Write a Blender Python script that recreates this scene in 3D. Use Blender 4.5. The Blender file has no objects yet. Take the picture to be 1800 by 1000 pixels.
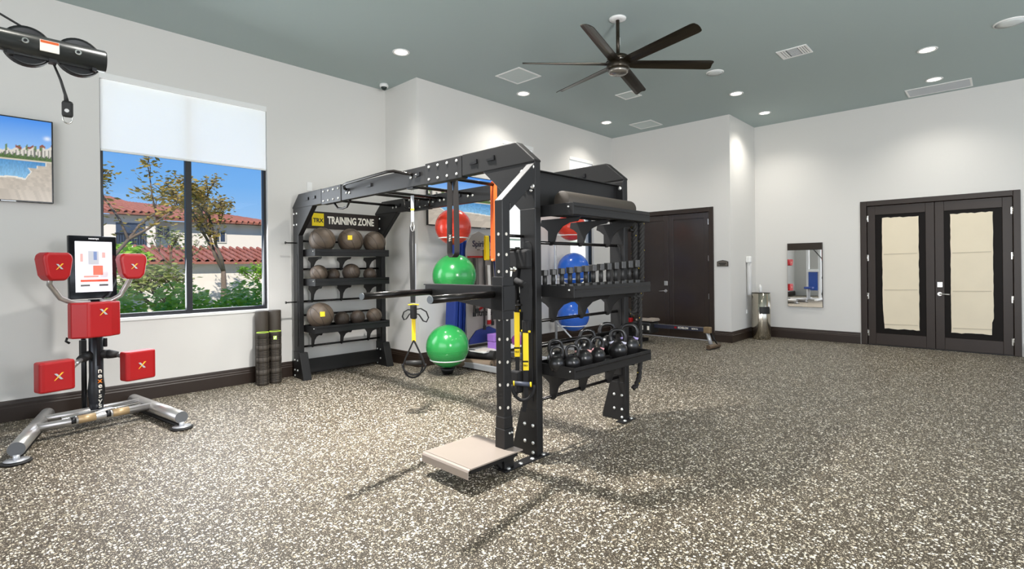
import bpy, bmesh, math, random
from mathutils import Vector, Matrix
random.seed(7)
S = bpy.context.scene
COL = S.collection
PI = math.pi

# ------------------------------------------------------------------ camera, sky, sun, lights, exposure
H = 1.38
F = 912.825; CY = 468.05
YAW = math.radians(43.512); ROLL = math.radians(.584)
cam = bpy.data.cameras.new('camera'); camo = bpy.data.objects.new('camera', cam); COL.objects.link(camo)
cam.sensor_width = 36; cam.lens = F / 1800 * 36; cam.shift_y = (CY - 500) / 1800
cam.clip_start = .05; cam.clip_end = 300
camo.matrix_world = (Matrix.Translation((0, 0, H)) @ Matrix.Rotation(YAW - PI / 2, 4, 'Z') @ Matrix.Rotation(PI / 2, 4, 'X')
                     @ Matrix.Rotation(-ROLL, 4, 'Z'))
S.camera = camo
S.view_settings.view_transform = 'Standard'; S.view_settings.look = 'None'
S.view_settings.gamma = 1; S.view_settings.use_curve_mapping = False
S.view_settings.exposure = 0.0
try:
    S.cycles.use_denoising = True
    S.cycles.max_bounces = 8; S.cycles.diffuse_bounces = 5; S.cycles.glossy_bounces = 4
    S.cycles.transmission_bounces = 6; S.cycles.transparent_max_bounces = 8
    S.cycles.sample_clamp_indirect = 6; S.cycles.caustics_reflective = False; S.cycles.caustics_refractive = False
except Exception: pass

def hexc(h, a=1):
    h = h.lstrip('#'); o = []
    for i in (0, 2, 4):
        c = int(h[i:i + 2], 16) / 255
        o.append(c / 12.92 if c <= .04045 else ((c + .055) / 1.055) ** 2.4)
    return (*o, a)

W = bpy.data.worlds.new('sky'); S.world = W; W.use_nodes = True
nt = W.node_tree; nt.nodes.clear()
wo = nt.nodes.new('ShaderNodeOutputWorld'); bg = nt.nodes.new('ShaderNodeBackground')
tc = nt.nodes.new('ShaderNodeTexCoord'); sp = nt.nodes.new('ShaderNodeSeparateXYZ'); cr = nt.nodes.new('ShaderNodeValToRGB')
nt.links.new(tc.outputs['Generated'], sp.inputs[0]); nt.links.new(sp.outputs['Z'], cr.inputs[0])
cr.color_ramp.elements[0].position = 0.0; cr.color_ramp.elements[0].color = hexc('b4d6f4')
cr.color_ramp.elements[1].position = .55; cr.color_ramp.elements[1].color = hexc('2f6fd2')
e = cr.color_ramp.elements.new(.14); e.color = hexc('78b4f2')
e = cr.color_ramp.elements.new(.28); e.color = hexc('4b93ea')
nt.links.new(cr.outputs[0], bg.inputs[0]); bg.inputs[1].default_value = 1.0
nt.links.new(bg.outputs[0], wo.inputs[0])

def lamp(kind, name, loc, energy, color=(1, 1, 1), size=.2, size_y=None, target=None, shape=None, spread=None, blend=None, angle=None):
    l = bpy.data.lights.new(name, kind); o = bpy.data.objects.new(name, l); COL.objects.link(o)
    l.energy = energy; l.color = color; o.location = loc
    if kind == 'AREA':
        l.shape = shape or ('RECTANGLE' if size_y else 'DISK'); l.size = size
        if size_y: l.size_y = size_y
        if spread: l.spread = spread
    elif kind == 'SUN': l.angle = angle or .01
    elif kind == 'SPOT':
        l.spot_size = angle; l.spot_blend = blend or .5; l.shadow_soft_size = size
    if target is not None:
        o.rotation_euler = (Vector(target) - Vector(loc)).to_track_quat('-Z', 'Y').to_euler()
    return o
lamp('SUN', 'sun', (0, 0, 20), 5.0, (1, .95, .86), target=(5.5, 8, 20 - 7.5), angle=.009)
# fill lights added behind the camera, before openings in the unseen rear walls
lamp('AREA', 'rear_fill_light', (-3.6, 1.2, 2.0), 230, (1, .98, .97), 6.5, 3.0, target=(4, 2.5, 2.2))
lamp('AREA', 'side_fill_light', (5.0, -4.1, 2.0), 120, (1, .98, .97), 8.5, 3.0, target=(5, 3, 2.4))
# fill added just inside the left window, strengthening its daylight
lamp('AREA', 'left_window_fill', (1.77, 6.63, 1.75), 50, (.93, .97, 1), 1.6, 1.7, target=(2.2, 3, .6))
# key light added just above the frame to cast the rig's shadow
lamp('AREA', 'shadow_key_light', (2.34, 3.65, 3.98), 170, (1, .97, .93), .16, target=(2.34, 3.65, 0), spread=1.9)
# upward fill added behind the camera, for a flash bounced off the ceiling
lamp('AREA', 'bounce_fill', (1.2, -1.6, 1.9), 200, (1, 1, 1), 1.0, target=(5.0, 1.2, 4.0))
LIGHTPOS = [(3.673, 5.313), (5.857, 5.285), (8.126, 5.287), (8.184, 2.979), (9.586, 3.011), (8.202, .676), (9.596, .718)]
HIDDENLIGHTS = [(3.67, 2.98), (1.4, 2.98), (5.9, .68), (3.67, .68)]
SPOT_W = 85

# ------------------------------------------------------------------ rig-local frame
OX, OY, TH = 2.83, 2.452, .01
def toW(s, t, z=0): return (OX + s * math.cos(TH) + t * math.sin(TH), OY - s * math.sin(TH) + t * math.cos(TH), z)

# ------------------------------------------------------------------ materials
MATS = {}
def mat(name, color, rough=.5, metal=0., bump=None, noise=None, emit=None, trans=None, coat=0., spec=None, aniso=None):
    if name in MATS: return MATS[name]
    m = bpy.data.materials.new(name); m.use_nodes = True; MATS[name] = m
    n = m.node_tree; b = n.nodes['Principled BSDF']
    c = hexc(color) if isinstance(color, str) else color
    b.inputs['Base Color'].default_value = c
    b.inputs['Roughness'].default_value = rough; b.inputs['Metallic'].default_value = metal
    if coat: b.inputs['Coat Weight'].default_value = coat; b.inputs['Coat Roughness'].default_value = .15 if name != 'black_powder_coat' else .32
    if spec is not None: b.inputs['Specular IOR Level'].default_value = spec
    if trans: b.inputs['Transmission Weight'].default_value = trans
    if emit: b.inputs['Emission Color'].default_value = c; b.inputs['Emission Strength'].default_value = emit
    if noise or bump:
        t = n.nodes.new('ShaderNodeTexCoord')
    if noise:  # (scale, amount)
        x = n.nodes.new('ShaderNodeTexNoise'); x.inputs['Scale'].default_value = noise[0]; x.inputs['Detail'].default_value = 4
        n.links.new(t.outputs['Object'], x.inputs['Vector'])
        mx = n.nodes.new('ShaderNodeMix'); mx.data_type = 'RGBA'
        mx.inputs[6].default_value = tuple(v * (1 - noise[1]) for v in c[:3]) + (1,)
        mx.inputs[7].default_value = tuple(min(1, v * (1 + noise[1])) for v in c[:3]) + (1,)
        n.links.new(x.outputs['Fac'], mx.inputs[0]); n.links.new(mx.outputs[2], b.inputs['Base Color'])
    if bump:  # (scale, strength, distance)
        x = n.nodes.new('ShaderNodeTexNoise'); x.inputs['Scale'].default_value = bump[0]; x.inputs['Detail'].default_value = 5
        n.links.new(t.outputs['Object'], x.inputs['Vector'])
        bp = n.nodes.new('ShaderNodeBump'); bp.inputs['Strength'].default_value = bump[1]
        bp.inputs['Distance'].default_value = bump[2] if len(bump) > 2 else .01
        n.links.new(x.outputs['Fac'], bp.inputs['Height']); n.links.new(bp.outputs[0], b.inputs['Normal'])
    return m

def floor_material():
    m = bpy.data.materials.new('speckled_rubber'); m.use_nodes = True; n = m.node_tree; b = n.nodes['Principled BSDF']
    L = n.links.new
    tc = n.nodes.new('ShaderNodeTexCoord')
    dn = n.nodes.new('ShaderNodeTexNoise'); dn.inputs['Scale'].default_value = 90; dn.inputs['Detail'].default_value = 2
    L(tc.outputs['Object'], dn.inputs['Vector'])
    mv = n.nodes.new('ShaderNodeVectorMath'); mv.operation = 'SCALE'; mv.inputs['Scale'].default_value = .009
    L(dn.outputs['Color'], mv.inputs[0])
    ad = n.nodes.new('ShaderNodeVectorMath'); ad.operation = 'ADD'; L(tc.outputs['Object'], ad.inputs[0]); L(mv.outputs[0], ad.inputs[1])
    base = n.nodes.new('ShaderNodeTexNoise'); base.inputs['Scale'].default_value = 1.2; L(tc.outputs['Object'], base.inputs['Vector'])
    mb = n.nodes.new('ShaderNodeMix'); mb.data_type = 'RGBA'; L(base.outputs['Fac'], mb.inputs[0])
    mb.inputs[6].default_value = hexc('2f281e'); mb.inputs[7].default_value = hexc('3d3529')
    prev = mb.outputs[2]
    for sc, thr, size, ramp in ((72, .57, .0066, ('eae3d2', 'cdc2ac', 'fbf6ea', 'a69a83')), (150, .74, .0030, ('c4baa5', 'e6dfce', '9a8e78', 'd8cdb8')),
                                (260, .72, .0018, ('9c917c', 'bcb19b', 'ddd4c1', '80755f'))):
        v = n.nodes.new('ShaderNodeTexVoronoi'); v.voronoi_dimensions = '2D'; v.inputs['Scale'].default_value = sc; L(ad.outputs[0], v.inputs['Vector'])
        s = n.nodes.new('ShaderNodeSeparateColor'); L(v.outputs['Color'], s.inputs[0])
        g = n.nodes.new('ShaderNodeMath'); g.operation = 'GREATER_THAN'; g.inputs[1].default_value = thr; L(s.outputs[0], g.inputs[0])
        sz = n.nodes.new('ShaderNodeMath'); sz.operation = 'MULTIPLY'; sz.inputs[1].default_value = size * sc * 1.15; L(s.outputs[1], sz.inputs[0])
        ls = n.nodes.new('ShaderNodeMath'); ls.operation = 'LESS_THAN'; L(v.outputs['Distance'], ls.inputs[0]); L(sz.outputs[0], ls.inputs[1])
        mu = n.nodes.new('ShaderNodeMath'); mu.operation = 'MULTIPLY'; L(g.outputs[0], mu.inputs[0]); L(ls.outputs[0], mu.inputs[1])
        r = n.nodes.new('ShaderNodeValToRGB'); r.color_ramp.interpolation = 'CONSTANT'
        el = r.color_ramp.elements; el[0].color = hexc(ramp[0]); el[1].position = .4; el[1].color = hexc(ramp[1])
        for p, c in ((.62, ramp[2]), (.85, ramp[3])): q = el.new(p); q.color = hexc(c)
        L(s.outputs[2], r.inputs[0])
        mx = n.nodes.new('ShaderNodeMix'); mx.data_type = 'RGBA'; L(mu.outputs[0], mx.inputs[0]); L(prev, mx.inputs[6]); L(r.outputs[0], mx.inputs[7])
        prev = mx.outputs[2]
    L(prev, b.inputs['Base Color']); b.inputs['Roughness'].default_value = .55; b.inputs['Specular IOR Level'].default_value = .35
    bp = n.nodes.new('ShaderNodeBump'); bp.inputs['Strength'].default_value = .25; bp.inputs['Distance'].default_value = .003
    L(dn.outputs['Fac'], bp.inputs['Height']); L(bp.outputs[0], b.inputs['Normal'])
    return m
FLOOR = floor_material()
WALL = mat('wall_paint', 'dcdad6', .7, bump=(140, .05, .002))
CEIL = mat('ceiling_paint', 'a6b4b3', .75, bump=(140, .05, .002))
WOOD = mat('espresso_wood', '2a1e16', .45, noise=(6, .2), bump=(40, .04, .002))
STEEL = mat('black_powder_coat', '171616', .46, metal=.15, bump=(400, .04, .0004))
STEELD = mat('black_steel_dark', '151517', .4, metal=.3)
TUBE = mat('black_gloss_tube', '1f1c1a', .22, metal=.5)
BOLT = mat('zinc_bolt', 'dcdcd8', .3, metal=.7)
CHROME = mat('brushed_chrome', 'cfccc6', .2, metal=1.)
STAIN = mat('stainless', 'b9b2a4', .16, metal=1.)
WHITE = mat('white_plastic', 'eeeeec', .45)
SILVER = mat('silver_paint', 'c3c5c9', .35, metal=.5)
RED = mat('red_vinyl', 'a00b11', .38, bump=(60, .06, .002))
YEL = mat('yellow', 'f0cf10', .5)
YELT = mat('yellow_print', 'f4d90c', .5)
BLACKR = mat('black_rubber', '191817', .6, bump=(180, .2, .002))
STRAP = mat('black_webbing', '0e0d0e', .8, bump=(500, .25, .001))
STRAPG = mat('grey_webbing', '8b8e93', .7, bump=(500, .2, .001))
FOAM = mat('black_foam', '383129', .65, noise=(150, .35), bump=(220, .25, .003))
PRINTW = mat('print_white', 'f1ece0', .5)
PRINTK = mat('print_black', '151413', .5)
GLASS = None

# ------------------------------------------------------------------ mesh builder
class MB:
    def __init__(s): s.v = []; s.f = []; s.sm = []
    def add(s, vs, fs, smooth=False, M=None):
        o = len(s.v)
        s.v += [tuple(M @ Vector(p)) if M else tuple(p) for p in vs]
        s.f += [tuple(i + o for i in f) for f in fs]; s.sm += [smooth] * len(fs); return s
    def box(s, x0, x1, y0, y1, z0, z1, M=None):
        x0, x1 = sorted((x0, x1)); y0, y1 = sorted((y0, y1)); z0, z1 = sorted((z0, z1))
        v = [(x0, y0, z0), (x1, y0, z0), (x1, y1, z0), (x0, y1, z0), (x0, y0, z1), (x1, y0, z1), (x1, y1, z1), (x0, y1, z1)]
        return s.add(v, [(3, 2, 1, 0), (4, 5, 6, 7), (0, 1, 5, 4), (1, 2, 6, 5), (2, 3, 7, 6), (3, 0, 4, 7)], M=M)
    def prism(s, poly, axis, a, b, M=None):
        # poly in the two remaining axes (ordered), extruded along axis from a to b
        def P(p, k):
            return {'x': (k, p[0], p[1]), 'y': (p[0], k, p[1]), 'z': (p[0], p[1], k)}[axis]
        ar = sum(poly[i][0] * poly[(i + 1) % len(poly)][1] - poly[(i + 1) % len(poly)][0] * poly[i][1] for i in range(len(poly)))
        if ar < 0: poly = poly[::-1]
        if a > b: a, b = b, a
        n = len(poly); v = [P(p, a) for p in poly] + [P(p, b) for p in poly]
        fs = [tuple(reversed(range(n))), tuple(range(n, 2 * n))] + [(i, (i + 1) % n, n + (i + 1) % n, n + i) for i in range(n)]
        if axis == 'y': fs = [tuple(reversed(f)) for f in fs]
        return s.add(v, fs, M=M)
    def tube(s, pts, r, seg=12, cap=True, closed=False, M=None):
        pts = [Vector(p) for p in pts]; n = len(pts); v = []; up = None
        for i, p in enumerate(pts):
            if closed: t = pts[(i + 1) % n] - pts[i - 1]
            else: t = (pts[min(i + 1, n - 1)] - pts[max(i - 1, 0)])
            t.normalize()
            if up is None:
                up = Vector((0, 0, 1)) if abs(t.z) < .9 else Vector((1, 0, 0))
            up = (up - t * up.dot(t)); up.normalize(); sd = t.cross(up)
            rr = r[i] if isinstance(r, (list, tuple)) else r
            for k in range(seg):
                a = 2 * PI * k / seg; v.append(p + (up * math.cos(a) + sd * math.sin(a)) * rr)
        fs = []
        for i in range(n if closed else n - 1):
            j = (i + 1) % n
            for k in range(seg):
                q = (k + 1) % seg; fs.append((i * seg + k, i * seg + q, j * seg + q, j * seg + k))
        fs = [tuple(reversed(f)) for f in fs]
        s.add(v, fs, True, M)
        if cap and not closed:
            o = len(s.v) - len(v)
            s.f.append(tuple(o + k for k in range(seg))); s.f.append(tuple(o + (n - 1) * seg + k for k in reversed(range(seg)))); s.sm += [False, False]
        return s
    def lathe(s, prof, seg=24, M=None, smooth=True, caps=True):
        # prof: list of (r, z); z axis
        v = []; 
        for r, z in prof:
            for k in range(seg):
                a = 2 * PI * k / seg; v.append((r * math.cos(a), r * math.sin(a), z))
        fs = [(i * seg + k, i * seg + (k + 1) % seg, (i + 1) * seg + (k + 1) % seg, (i + 1) * seg + k) for i in range(len(prof) - 1) for k in range(seg)]
        s.add(v, fs, smooth, M); o = len(s.v) - len(v)
        if caps and prof[0][0] > 1e-4: s.f.append(tuple(o + k for k in reversed(range(seg)))); s.sm.append(False)
        if caps and prof[-1][0] > 1e-4: s.f.append(tuple(o + (len(prof) - 1) * seg + k for k in range(seg))); s.sm.append(False)
        return s
    def sphere(s, c, r, seg=28, rings=18, M=None, squash=1):
        prof = [(max(1e-5, r * math.sin(PI * i / rings)), -r * squash * math.cos(PI * i / rings)) for i in range(rings + 1)]
        T = Matrix.Translation(c)
        return s.lathe(prof, seg, (M @ T) if M else T)
    def cyl(s, c, r, h, axis='z', seg=24, M=None):
        R_ = {'z': Matrix.Identity(4), 'x': Matrix.Rotation(PI / 2, 4, 'Y'), 'y': Matrix.Rotation(-PI / 2, 4, 'X')}[axis]
        T = Matrix.Translation(c) @ R_
        return s.lathe([(r, 0), (r, h)], seg, (M @ T) if M else T)
    def ribbon(s, pts, w, th, side, M=None):
        pts = [Vector(p) for p in pts]; n = len(pts); v = []; sd = Vector(side).normalized()
        for i, p in enumerate(pts):
            t = (pts[min(i + 1, n - 1)] - pts[max(i - 1, 0)]).normalized()
            q = (sd - t * sd.dot(t)).normalized(); nn = t.cross(q)
            for a, b in ((-1, -1), (1, -1), (1, 1), (-1, 1)): v.append(p + q * a * w / 2 + nn * b * th / 2)
        fs = [tuple(i * 4 + k for k in (3, 2, 1, 0)) for i in (0,)] + [tuple((n - 1) * 4 + k for k in range(4))]
        for i in range(n - 1):
            for k in range(4): q = (k + 1) % 4; fs.append((i * 4 + k, i * 4 + q, (i + 1) * 4 + q, (i + 1) * 4 + k))
        return s.add(v, fs, False, M)
    def build(s, name, m, parent=None, bevel=0, seg=2, loc=None, **kw):
        me = bpy.data.meshes.new(name); me.from_pydata(s.v, [], s.f); me.update()
        bm = bmesh.new(); bm.from_mesh(me); bmesh.ops.recalc_face_normals(bm, faces=bm.faces); bm.to_mesh(me); bm.free()
        me.polygons.foreach_set('use_smooth', s.sm)
        for x in (m if isinstance(m, (list, tuple)) else [m]): me.materials.append(x)
        o = bpy.data.objects.new(name, me); COL.objects.link(o)
        if parent: o.parent = parent
        if loc: o.location = loc
        if bevel:
            b = o.modifiers.new('bevel', 'BEVEL'); b.width = bevel; b.segments = seg; b.limit_method = 'ANGLE'; b.angle_limit = .6
            b.harden_normals = False
        for k, x in kw.items(): o[k] = x
        return o

def text_mesh(name, body, size, m, parent, M, align='CENTER', xs=1, bold=0., depth=.0015, **kw):
    cu = bpy.data.curves.new(name, 'FONT'); cu.body = body; cu.size = size; cu.align_x = align; cu.align_y = 'CENTER'
    cu.offset = bold; cu.extrude = depth; cu.resolution_u = 3
    o = bpy.data.objects.new(name, cu); COL.objects.link(o)
    bpy.context.view_layer.update()
    me = bpy.data.meshes.new_from_object(o.evaluated_get(bpy.context.evaluated_depsgraph_get()))
    bpy.data.objects.remove(o); bpy.data.curves.remove(cu)
    me.transform(M @ Matrix.Diagonal((xs, 1, 1, 1))); me.materials.clear(); me.materials.append(m); me.name = name
    o = bpy.data.objects.new(name, me); COL.objects.link(o)
    if parent: o.parent = parent
    for k, x in kw.items(): o[k] = x
    return o

def thing(name, label, cat, loc=(0, 0, 0), rot=0, group=None):
    o = bpy.data.objects.new(name, None); COL.objects.link(o); o.empty_display_size = .1
    o.location = loc; o.rotation_euler = (0, 0, rot); o['label'] = label; o['category'] = cat
    if group: o['group'] = group
    return o
def tag(o, label, cat, group=None):
    o['label'] = label; o['category'] = cat
    if group: o['group'] = group
    return o
def struct(o): o['kind'] = 'structure'; return o
def dup(root, loc, label, group=None, rot=None):
    r = root.copy(); COL.objects.link(r); r.location = loc; r['label'] = label
    if rot is not None: r.rotation_euler = (0, 0, rot)
    if group: r['group'] = group
    for ch in root.children:
        c = ch.copy(); COL.objects.link(c); c.parent = r
        for g in ch.children: d = g.copy(); COL.objects.link(d); d.parent = c
    return r
def basis(o, ex, ey):
    ex = Vector(ex).normalized(); ey = Vector(ey).normalized(); ez = ex.cross(ey)
    return Matrix(((ex.x, ey.x, ez.x, o[0]), (ex.y, ey.y, ez.y, o[1]), (ex.z, ey.z, ez.z, o[2]), (0, 0, 0, 1)))

# ------------------------------------------------------------------ room
YL, ZC, X1, Y2, X2, Y3, XB, ZB = 6.658, 4.005, 4.313, 5.88, 9.241, 3.485, 10.49, .192
XR, YR = -4.0, -4.5     # rear walls, behind the camera
TW = .2
struct(MB().box(XR, XB + TW, YR, YL + TW, -.1, 0).build('floor', FLOOR))
struct(MB().box(XR, XB + TW, YR, YL + TW, ZC, ZC + .15).build('ceiling', CEIL))
def wall(name, axis, pos, thick, a0, a1, holes):
    m = MB(); xs = sorted({a0, a1, *[h[0] for h in holes], *[h[1] for h in holes]}); zs = sorted({0, ZC, *[h[2] for h in holes], *[h[3] for h in holes]})
    for i in range(len(xs) - 1):
        for j in range(len(zs) - 1):
            cx, cz = (xs[i] + xs[i + 1]) / 2, (zs[j] + zs[j + 1]) / 2
            if any(h[0] < cx < h[1] and h[2] < cz < h[3] for h in holes): continue
            if axis == 'y': m.box(xs[i], xs[i + 1], pos, pos + thick, zs[j], zs[j + 1])
            else: m.box(pos, pos + thick, xs[i], xs[i + 1], zs[j], zs[j + 1])
    return struct(m.build(name, WALL))
WX0, WX1, WZ0, WZ1 = .953, 2.6, .88, 3.40
wall('wall_left', 'y', YL, TW, XR, X1, [(WX0, WX1, WZ0, WZ1)])
struct(MB().box(X1, X1 + .12, Y2 + TW, YL + TW, 0, ZC).build('wall_left_return', WALL))
N1 = (6.0, 6.76, .88, 3.43); N2 = (7.78, 8.54, .88, 3.43)
wall('wall_back', 'y', Y2, TW, X1, X2 + .12, [N1, N2])
wall('wall_back_right', 'x', X2, .12, Y3, Y2, [(3.87, 5.44, 0, 2.33)])
struct(MB().box(X2 + .12, XB, Y3, Y3 + .12, 0, ZC).build('wall_right_return', WALL))
wall('wall_right', 'x', XB, TW, YR, Y3 + .12, [(-.09, 1.69, 0, 2.33)])
wall('wall_rear', 'x', XR - TW, TW, YR, YL + TW, [(-2, 4.5, .4, 3.5)])
wall('wall_front', 'y', YR - TW, TW, XR, XB + TW, [(.5, 9.5, .4, 3.5)])

struct(MB().box(XB + .12, XB + .22, -.3, 1.9, 0, 2.5).build('glazed_door_backing', mat('dark_backing', '1a1613', .9)))  # dark sheets added behind both doors, blocking the sky at the gaps
struct(MB().box(X2 + .121, X2 + .2, 3.7, 5.6, 0, 2.5).build('plain_door_backing', mat('dark_backing', '1a1613', .9)))
BASEP = [(0, 0), (.022, 0), (.022, .125), (.017, .135), (.017, .15), (.011, .158), (.009, .178), (.004, ZB), (0, ZB)]
def baseboard(name, axis, pos, sgn, a0, a1):
    poly = [(pos + sgn * p, z) for p, z in BASEP]
    m = MB()
    if axis == 'y': m.prism(poly, 'x', a0, a1)          # runs along x, profile in y,z
    else: m.prism(poly, 'y', a0, a1)
    return struct(m.build(name, WOOD))
baseboard('baseboard_left', 'y', YL, -1, XR, X1)
baseboard('baseboard_left_return', 'x', X1, -1, Y2, YL - .022)
baseboard('baseboard_back', 'y', Y2, -1, X1 - .022, X2)
baseboard('baseboard_back_right', 'x', X2, -1, 5.55, Y2 - .022)
baseboard('baseboard_corner', 'x', X2, -1, Y3 - .022, 3.775)
baseboard('baseboard_right_return', 'y', Y3, -1, X2, XB)
baseboard('baseboard_right', 'x', XB, -1, 1.79, Y3 - .022)
baseboard('baseboard_right_far', 'x', XB, -1, YR, -.19)

# windows
FRAME = mat('window_frame_black', '15161c', .4)
gm = bpy.data.materials.new('window_glass'); gm.use_nodes = True; gn = gm.node_tree; gn.nodes.clear()
_o = gn.nodes.new('ShaderNodeOutputMaterial'); _m = gn.nodes.new('ShaderNodeMixShader'); _t = gn.nodes.new('ShaderNodeBsdfTransparent'); _g = gn.nodes.new('ShaderNodeBsdfGlossy')
_l = gn.nodes.new('ShaderNodeLayerWeight'); _p = gn.nodes.new('ShaderNodeMath'); _p.operation = 'POWER'; _p.inputs[1].default_value = 5; gn.links.new(_l.outputs['Facing'], _p.inputs[0]); _f = gn.nodes.new('ShaderNodeMath'); _f.operation = 'MULTIPLY_ADD'; _f.inputs[1].default_value = .3; _f.inputs[2].default_value = .008; gn.links.new(_p.outputs[0], _f.inputs[0]); _g.inputs['Roughness'].default_value = .02
gn.links.new(_f.outputs[0], _m.inputs[0]); gn.links.new(_t.outputs[0], _m.inputs[1]); gn.links.new(_g.outputs[0], _m.inputs[2]); gn.links.new(_m.outputs[0], _o.inputs[0])
def shade_material():
    m = bpy.data.materials.new('roller_shade_cloth'); m.use_nodes = True; n = m.node_tree; n.nodes.clear()
    o = n.nodes.new('ShaderNodeOutputMaterial'); a = n.nodes.new('ShaderNodeAddShader'); d = n.nodes.new('ShaderNodeBsdfDiffuse'); t = n.nodes.new('ShaderNodeBsdfTranslucent')
    d.inputs[0].default_value = (.72, .72, .72, 1); t.inputs[0].default_value = (.5, .5, .5, 1)
    n.links.new(d.outputs[0], a.inputs[0]); n.links.new(t.outputs[0], a.inputs[1]); n.links.new(a.outputs[0], o.inputs[0])
    return m
SHADE = shade_material()
def window(name, x0, x1, z0, z1, y, mull, shade_z, kids_label):
    w = thing(name, kids_label, 'window'); del w['category']; del w['label']; w['kind'] = 'structure'
    d0, d1 = y + .045, y + .105; t = .045
    m = MB(); m.box(x0, x1, d0, d1, z0, z0 + t); m.box(x0, x1, d0, d1, z1 - t, z1); m.box(x0, x0 + .03, d0, d1, z0 + t, z1 - t); m.box(x1 - .03, x1, d0, d1, z0 + t, z1 - t)
    m.build('window_frame', FRAME, w, bevel=.003)
    xs = [x0] + ([mull - .03, mull + .03] if mull else []) + [x1]
    if mull: MB().box(mull - .03, mull + .03, d0 - .005, d1, z0, z1).build('mullion', FRAME, w, bevel=.003)
    if mull: panes = [(x0 + .02, mull - .02), (mull + .02, x1 - .02)]
    else: panes = [(x0 + .02, x1 - .02)]
    for a, b in panes: MB().box(a, b, y + .072, y + .078, z0 + .03, z1 - .03).build('pane', gm, w)
    MB().box(x0 - .0, x1 + .0, y - .012, y + .05, z0 - .03, z0 + .004).build('window_sill', WHITE, w, bevel=.004)
    sh = MB().box(x0 + .006, x1 - .006, y + .02, y + .022, shade_z, z1 - .05).build('roller_shade', SHADE, w)
    MB().box(x0 + .006, x1 - .006, y + .012, y + .03, shade_z - .022, shade_z).build('hem_bar', WHITE, sh, bevel=.004)
    MB().box(x0, x1, y - .004, y + .04, z1 - .06, z1).build('shade_valance', WHITE, w, bevel=.004)
    return w
window('window_1', WX0, WX1, WZ0, WZ1, YL, 1.75, 2.625, '')
window('window_2', N1[0], N1[1], N1[2], N1[3], Y2, None, 2.95, '')
window('window_3', N2[0], N2[1], N2[2], N2[3], Y2, None, 2.95, '')

# doors
def hinge(parent, x, y, z): MB().cyl((x, y, z - .055), .009, .11).box(x - .004, x + .004, y - .022, y + .022, z - .05, z + .05).build('hinge', CHROME, parent)
def lever(parent, x, y, z, d):
    m = MB(); m.box(x - .012, x, y - .035, y + .035, z + .10, z + .19)
    m.build('lock_plate', CHROME, parent, bevel=.006)
    m = MB().cyl((x - .02, y, z), .03, .02, 'x').cyl((x - .055, y, z), .011, .04, 'x')
    m.tube([(x - .05, y, z), (x - .055, y + d * .03, z), (x - .052, y + d * .12, z - .004)], .010, 10)
    m.build('door_handle', CHROME, parent)
# plain double door, back right wall
d = thing('door_1', '', ''); del d['label']; del d['category']; d['kind'] = 'structure'
m = MB(); xf = X2 - .018
m.box(xf, X2 + .1, 3.782, 3.87, 0, 2.414); m.box(xf, X2 + .1, 5.44, 5.53, 0, 2.414); m.box(xf, X2 + .1, 3.87, 5.44, 2.33, 2.414)
m.build('door_frame', WOOD, d, bevel=.006)
def leaf(parent, x, y0, y1, z0, z1, sy, st, sb, panel=True):
    m = MB(); m.box(x, x + .04, y0, y0 + sy, z0, z1); m.box(x, x + .04, y1 - sy, y1, z0, z1); m.box(x, x + .04, y0 + sy, y1 - sy, z1 - st, z1); m.box(x, x + .04, y0 + sy, y1 - sy, z0, z0 + sb)
    lf = m.build('door_leaf', WOOD, parent, bevel=.004)
    if panel: MB().box(x + .015, x + .035, y0 + sy, y1 - sy, z0 + sb, z1 - st).build('panel', WOOD, lf)
    return lf
xl = X2 + .012
W_SAVE = WOOD; WOOD = mat('espresso_gloss', '2a1e16', .4, noise=(6, .2), coat=.5)
l1 = leaf(d, xl, 3.875, 4.652, .01, 2.325, .09, .10, .24)
l2 = leaf(d, xl, 4.658, 5.435, .01, 2.325, .09, .10, .24)
WOOD = W_SAVE
for z in (.80, 1.49, 2.15): hinge(l1, xl - .004, 3.868, z)
lever(l2, xl, 4.715, .88, 1)
MB().box(xl - .02, xl + .03, 3.87, 5.44, 0, .012).build('threshold', SILVER, d)
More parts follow.
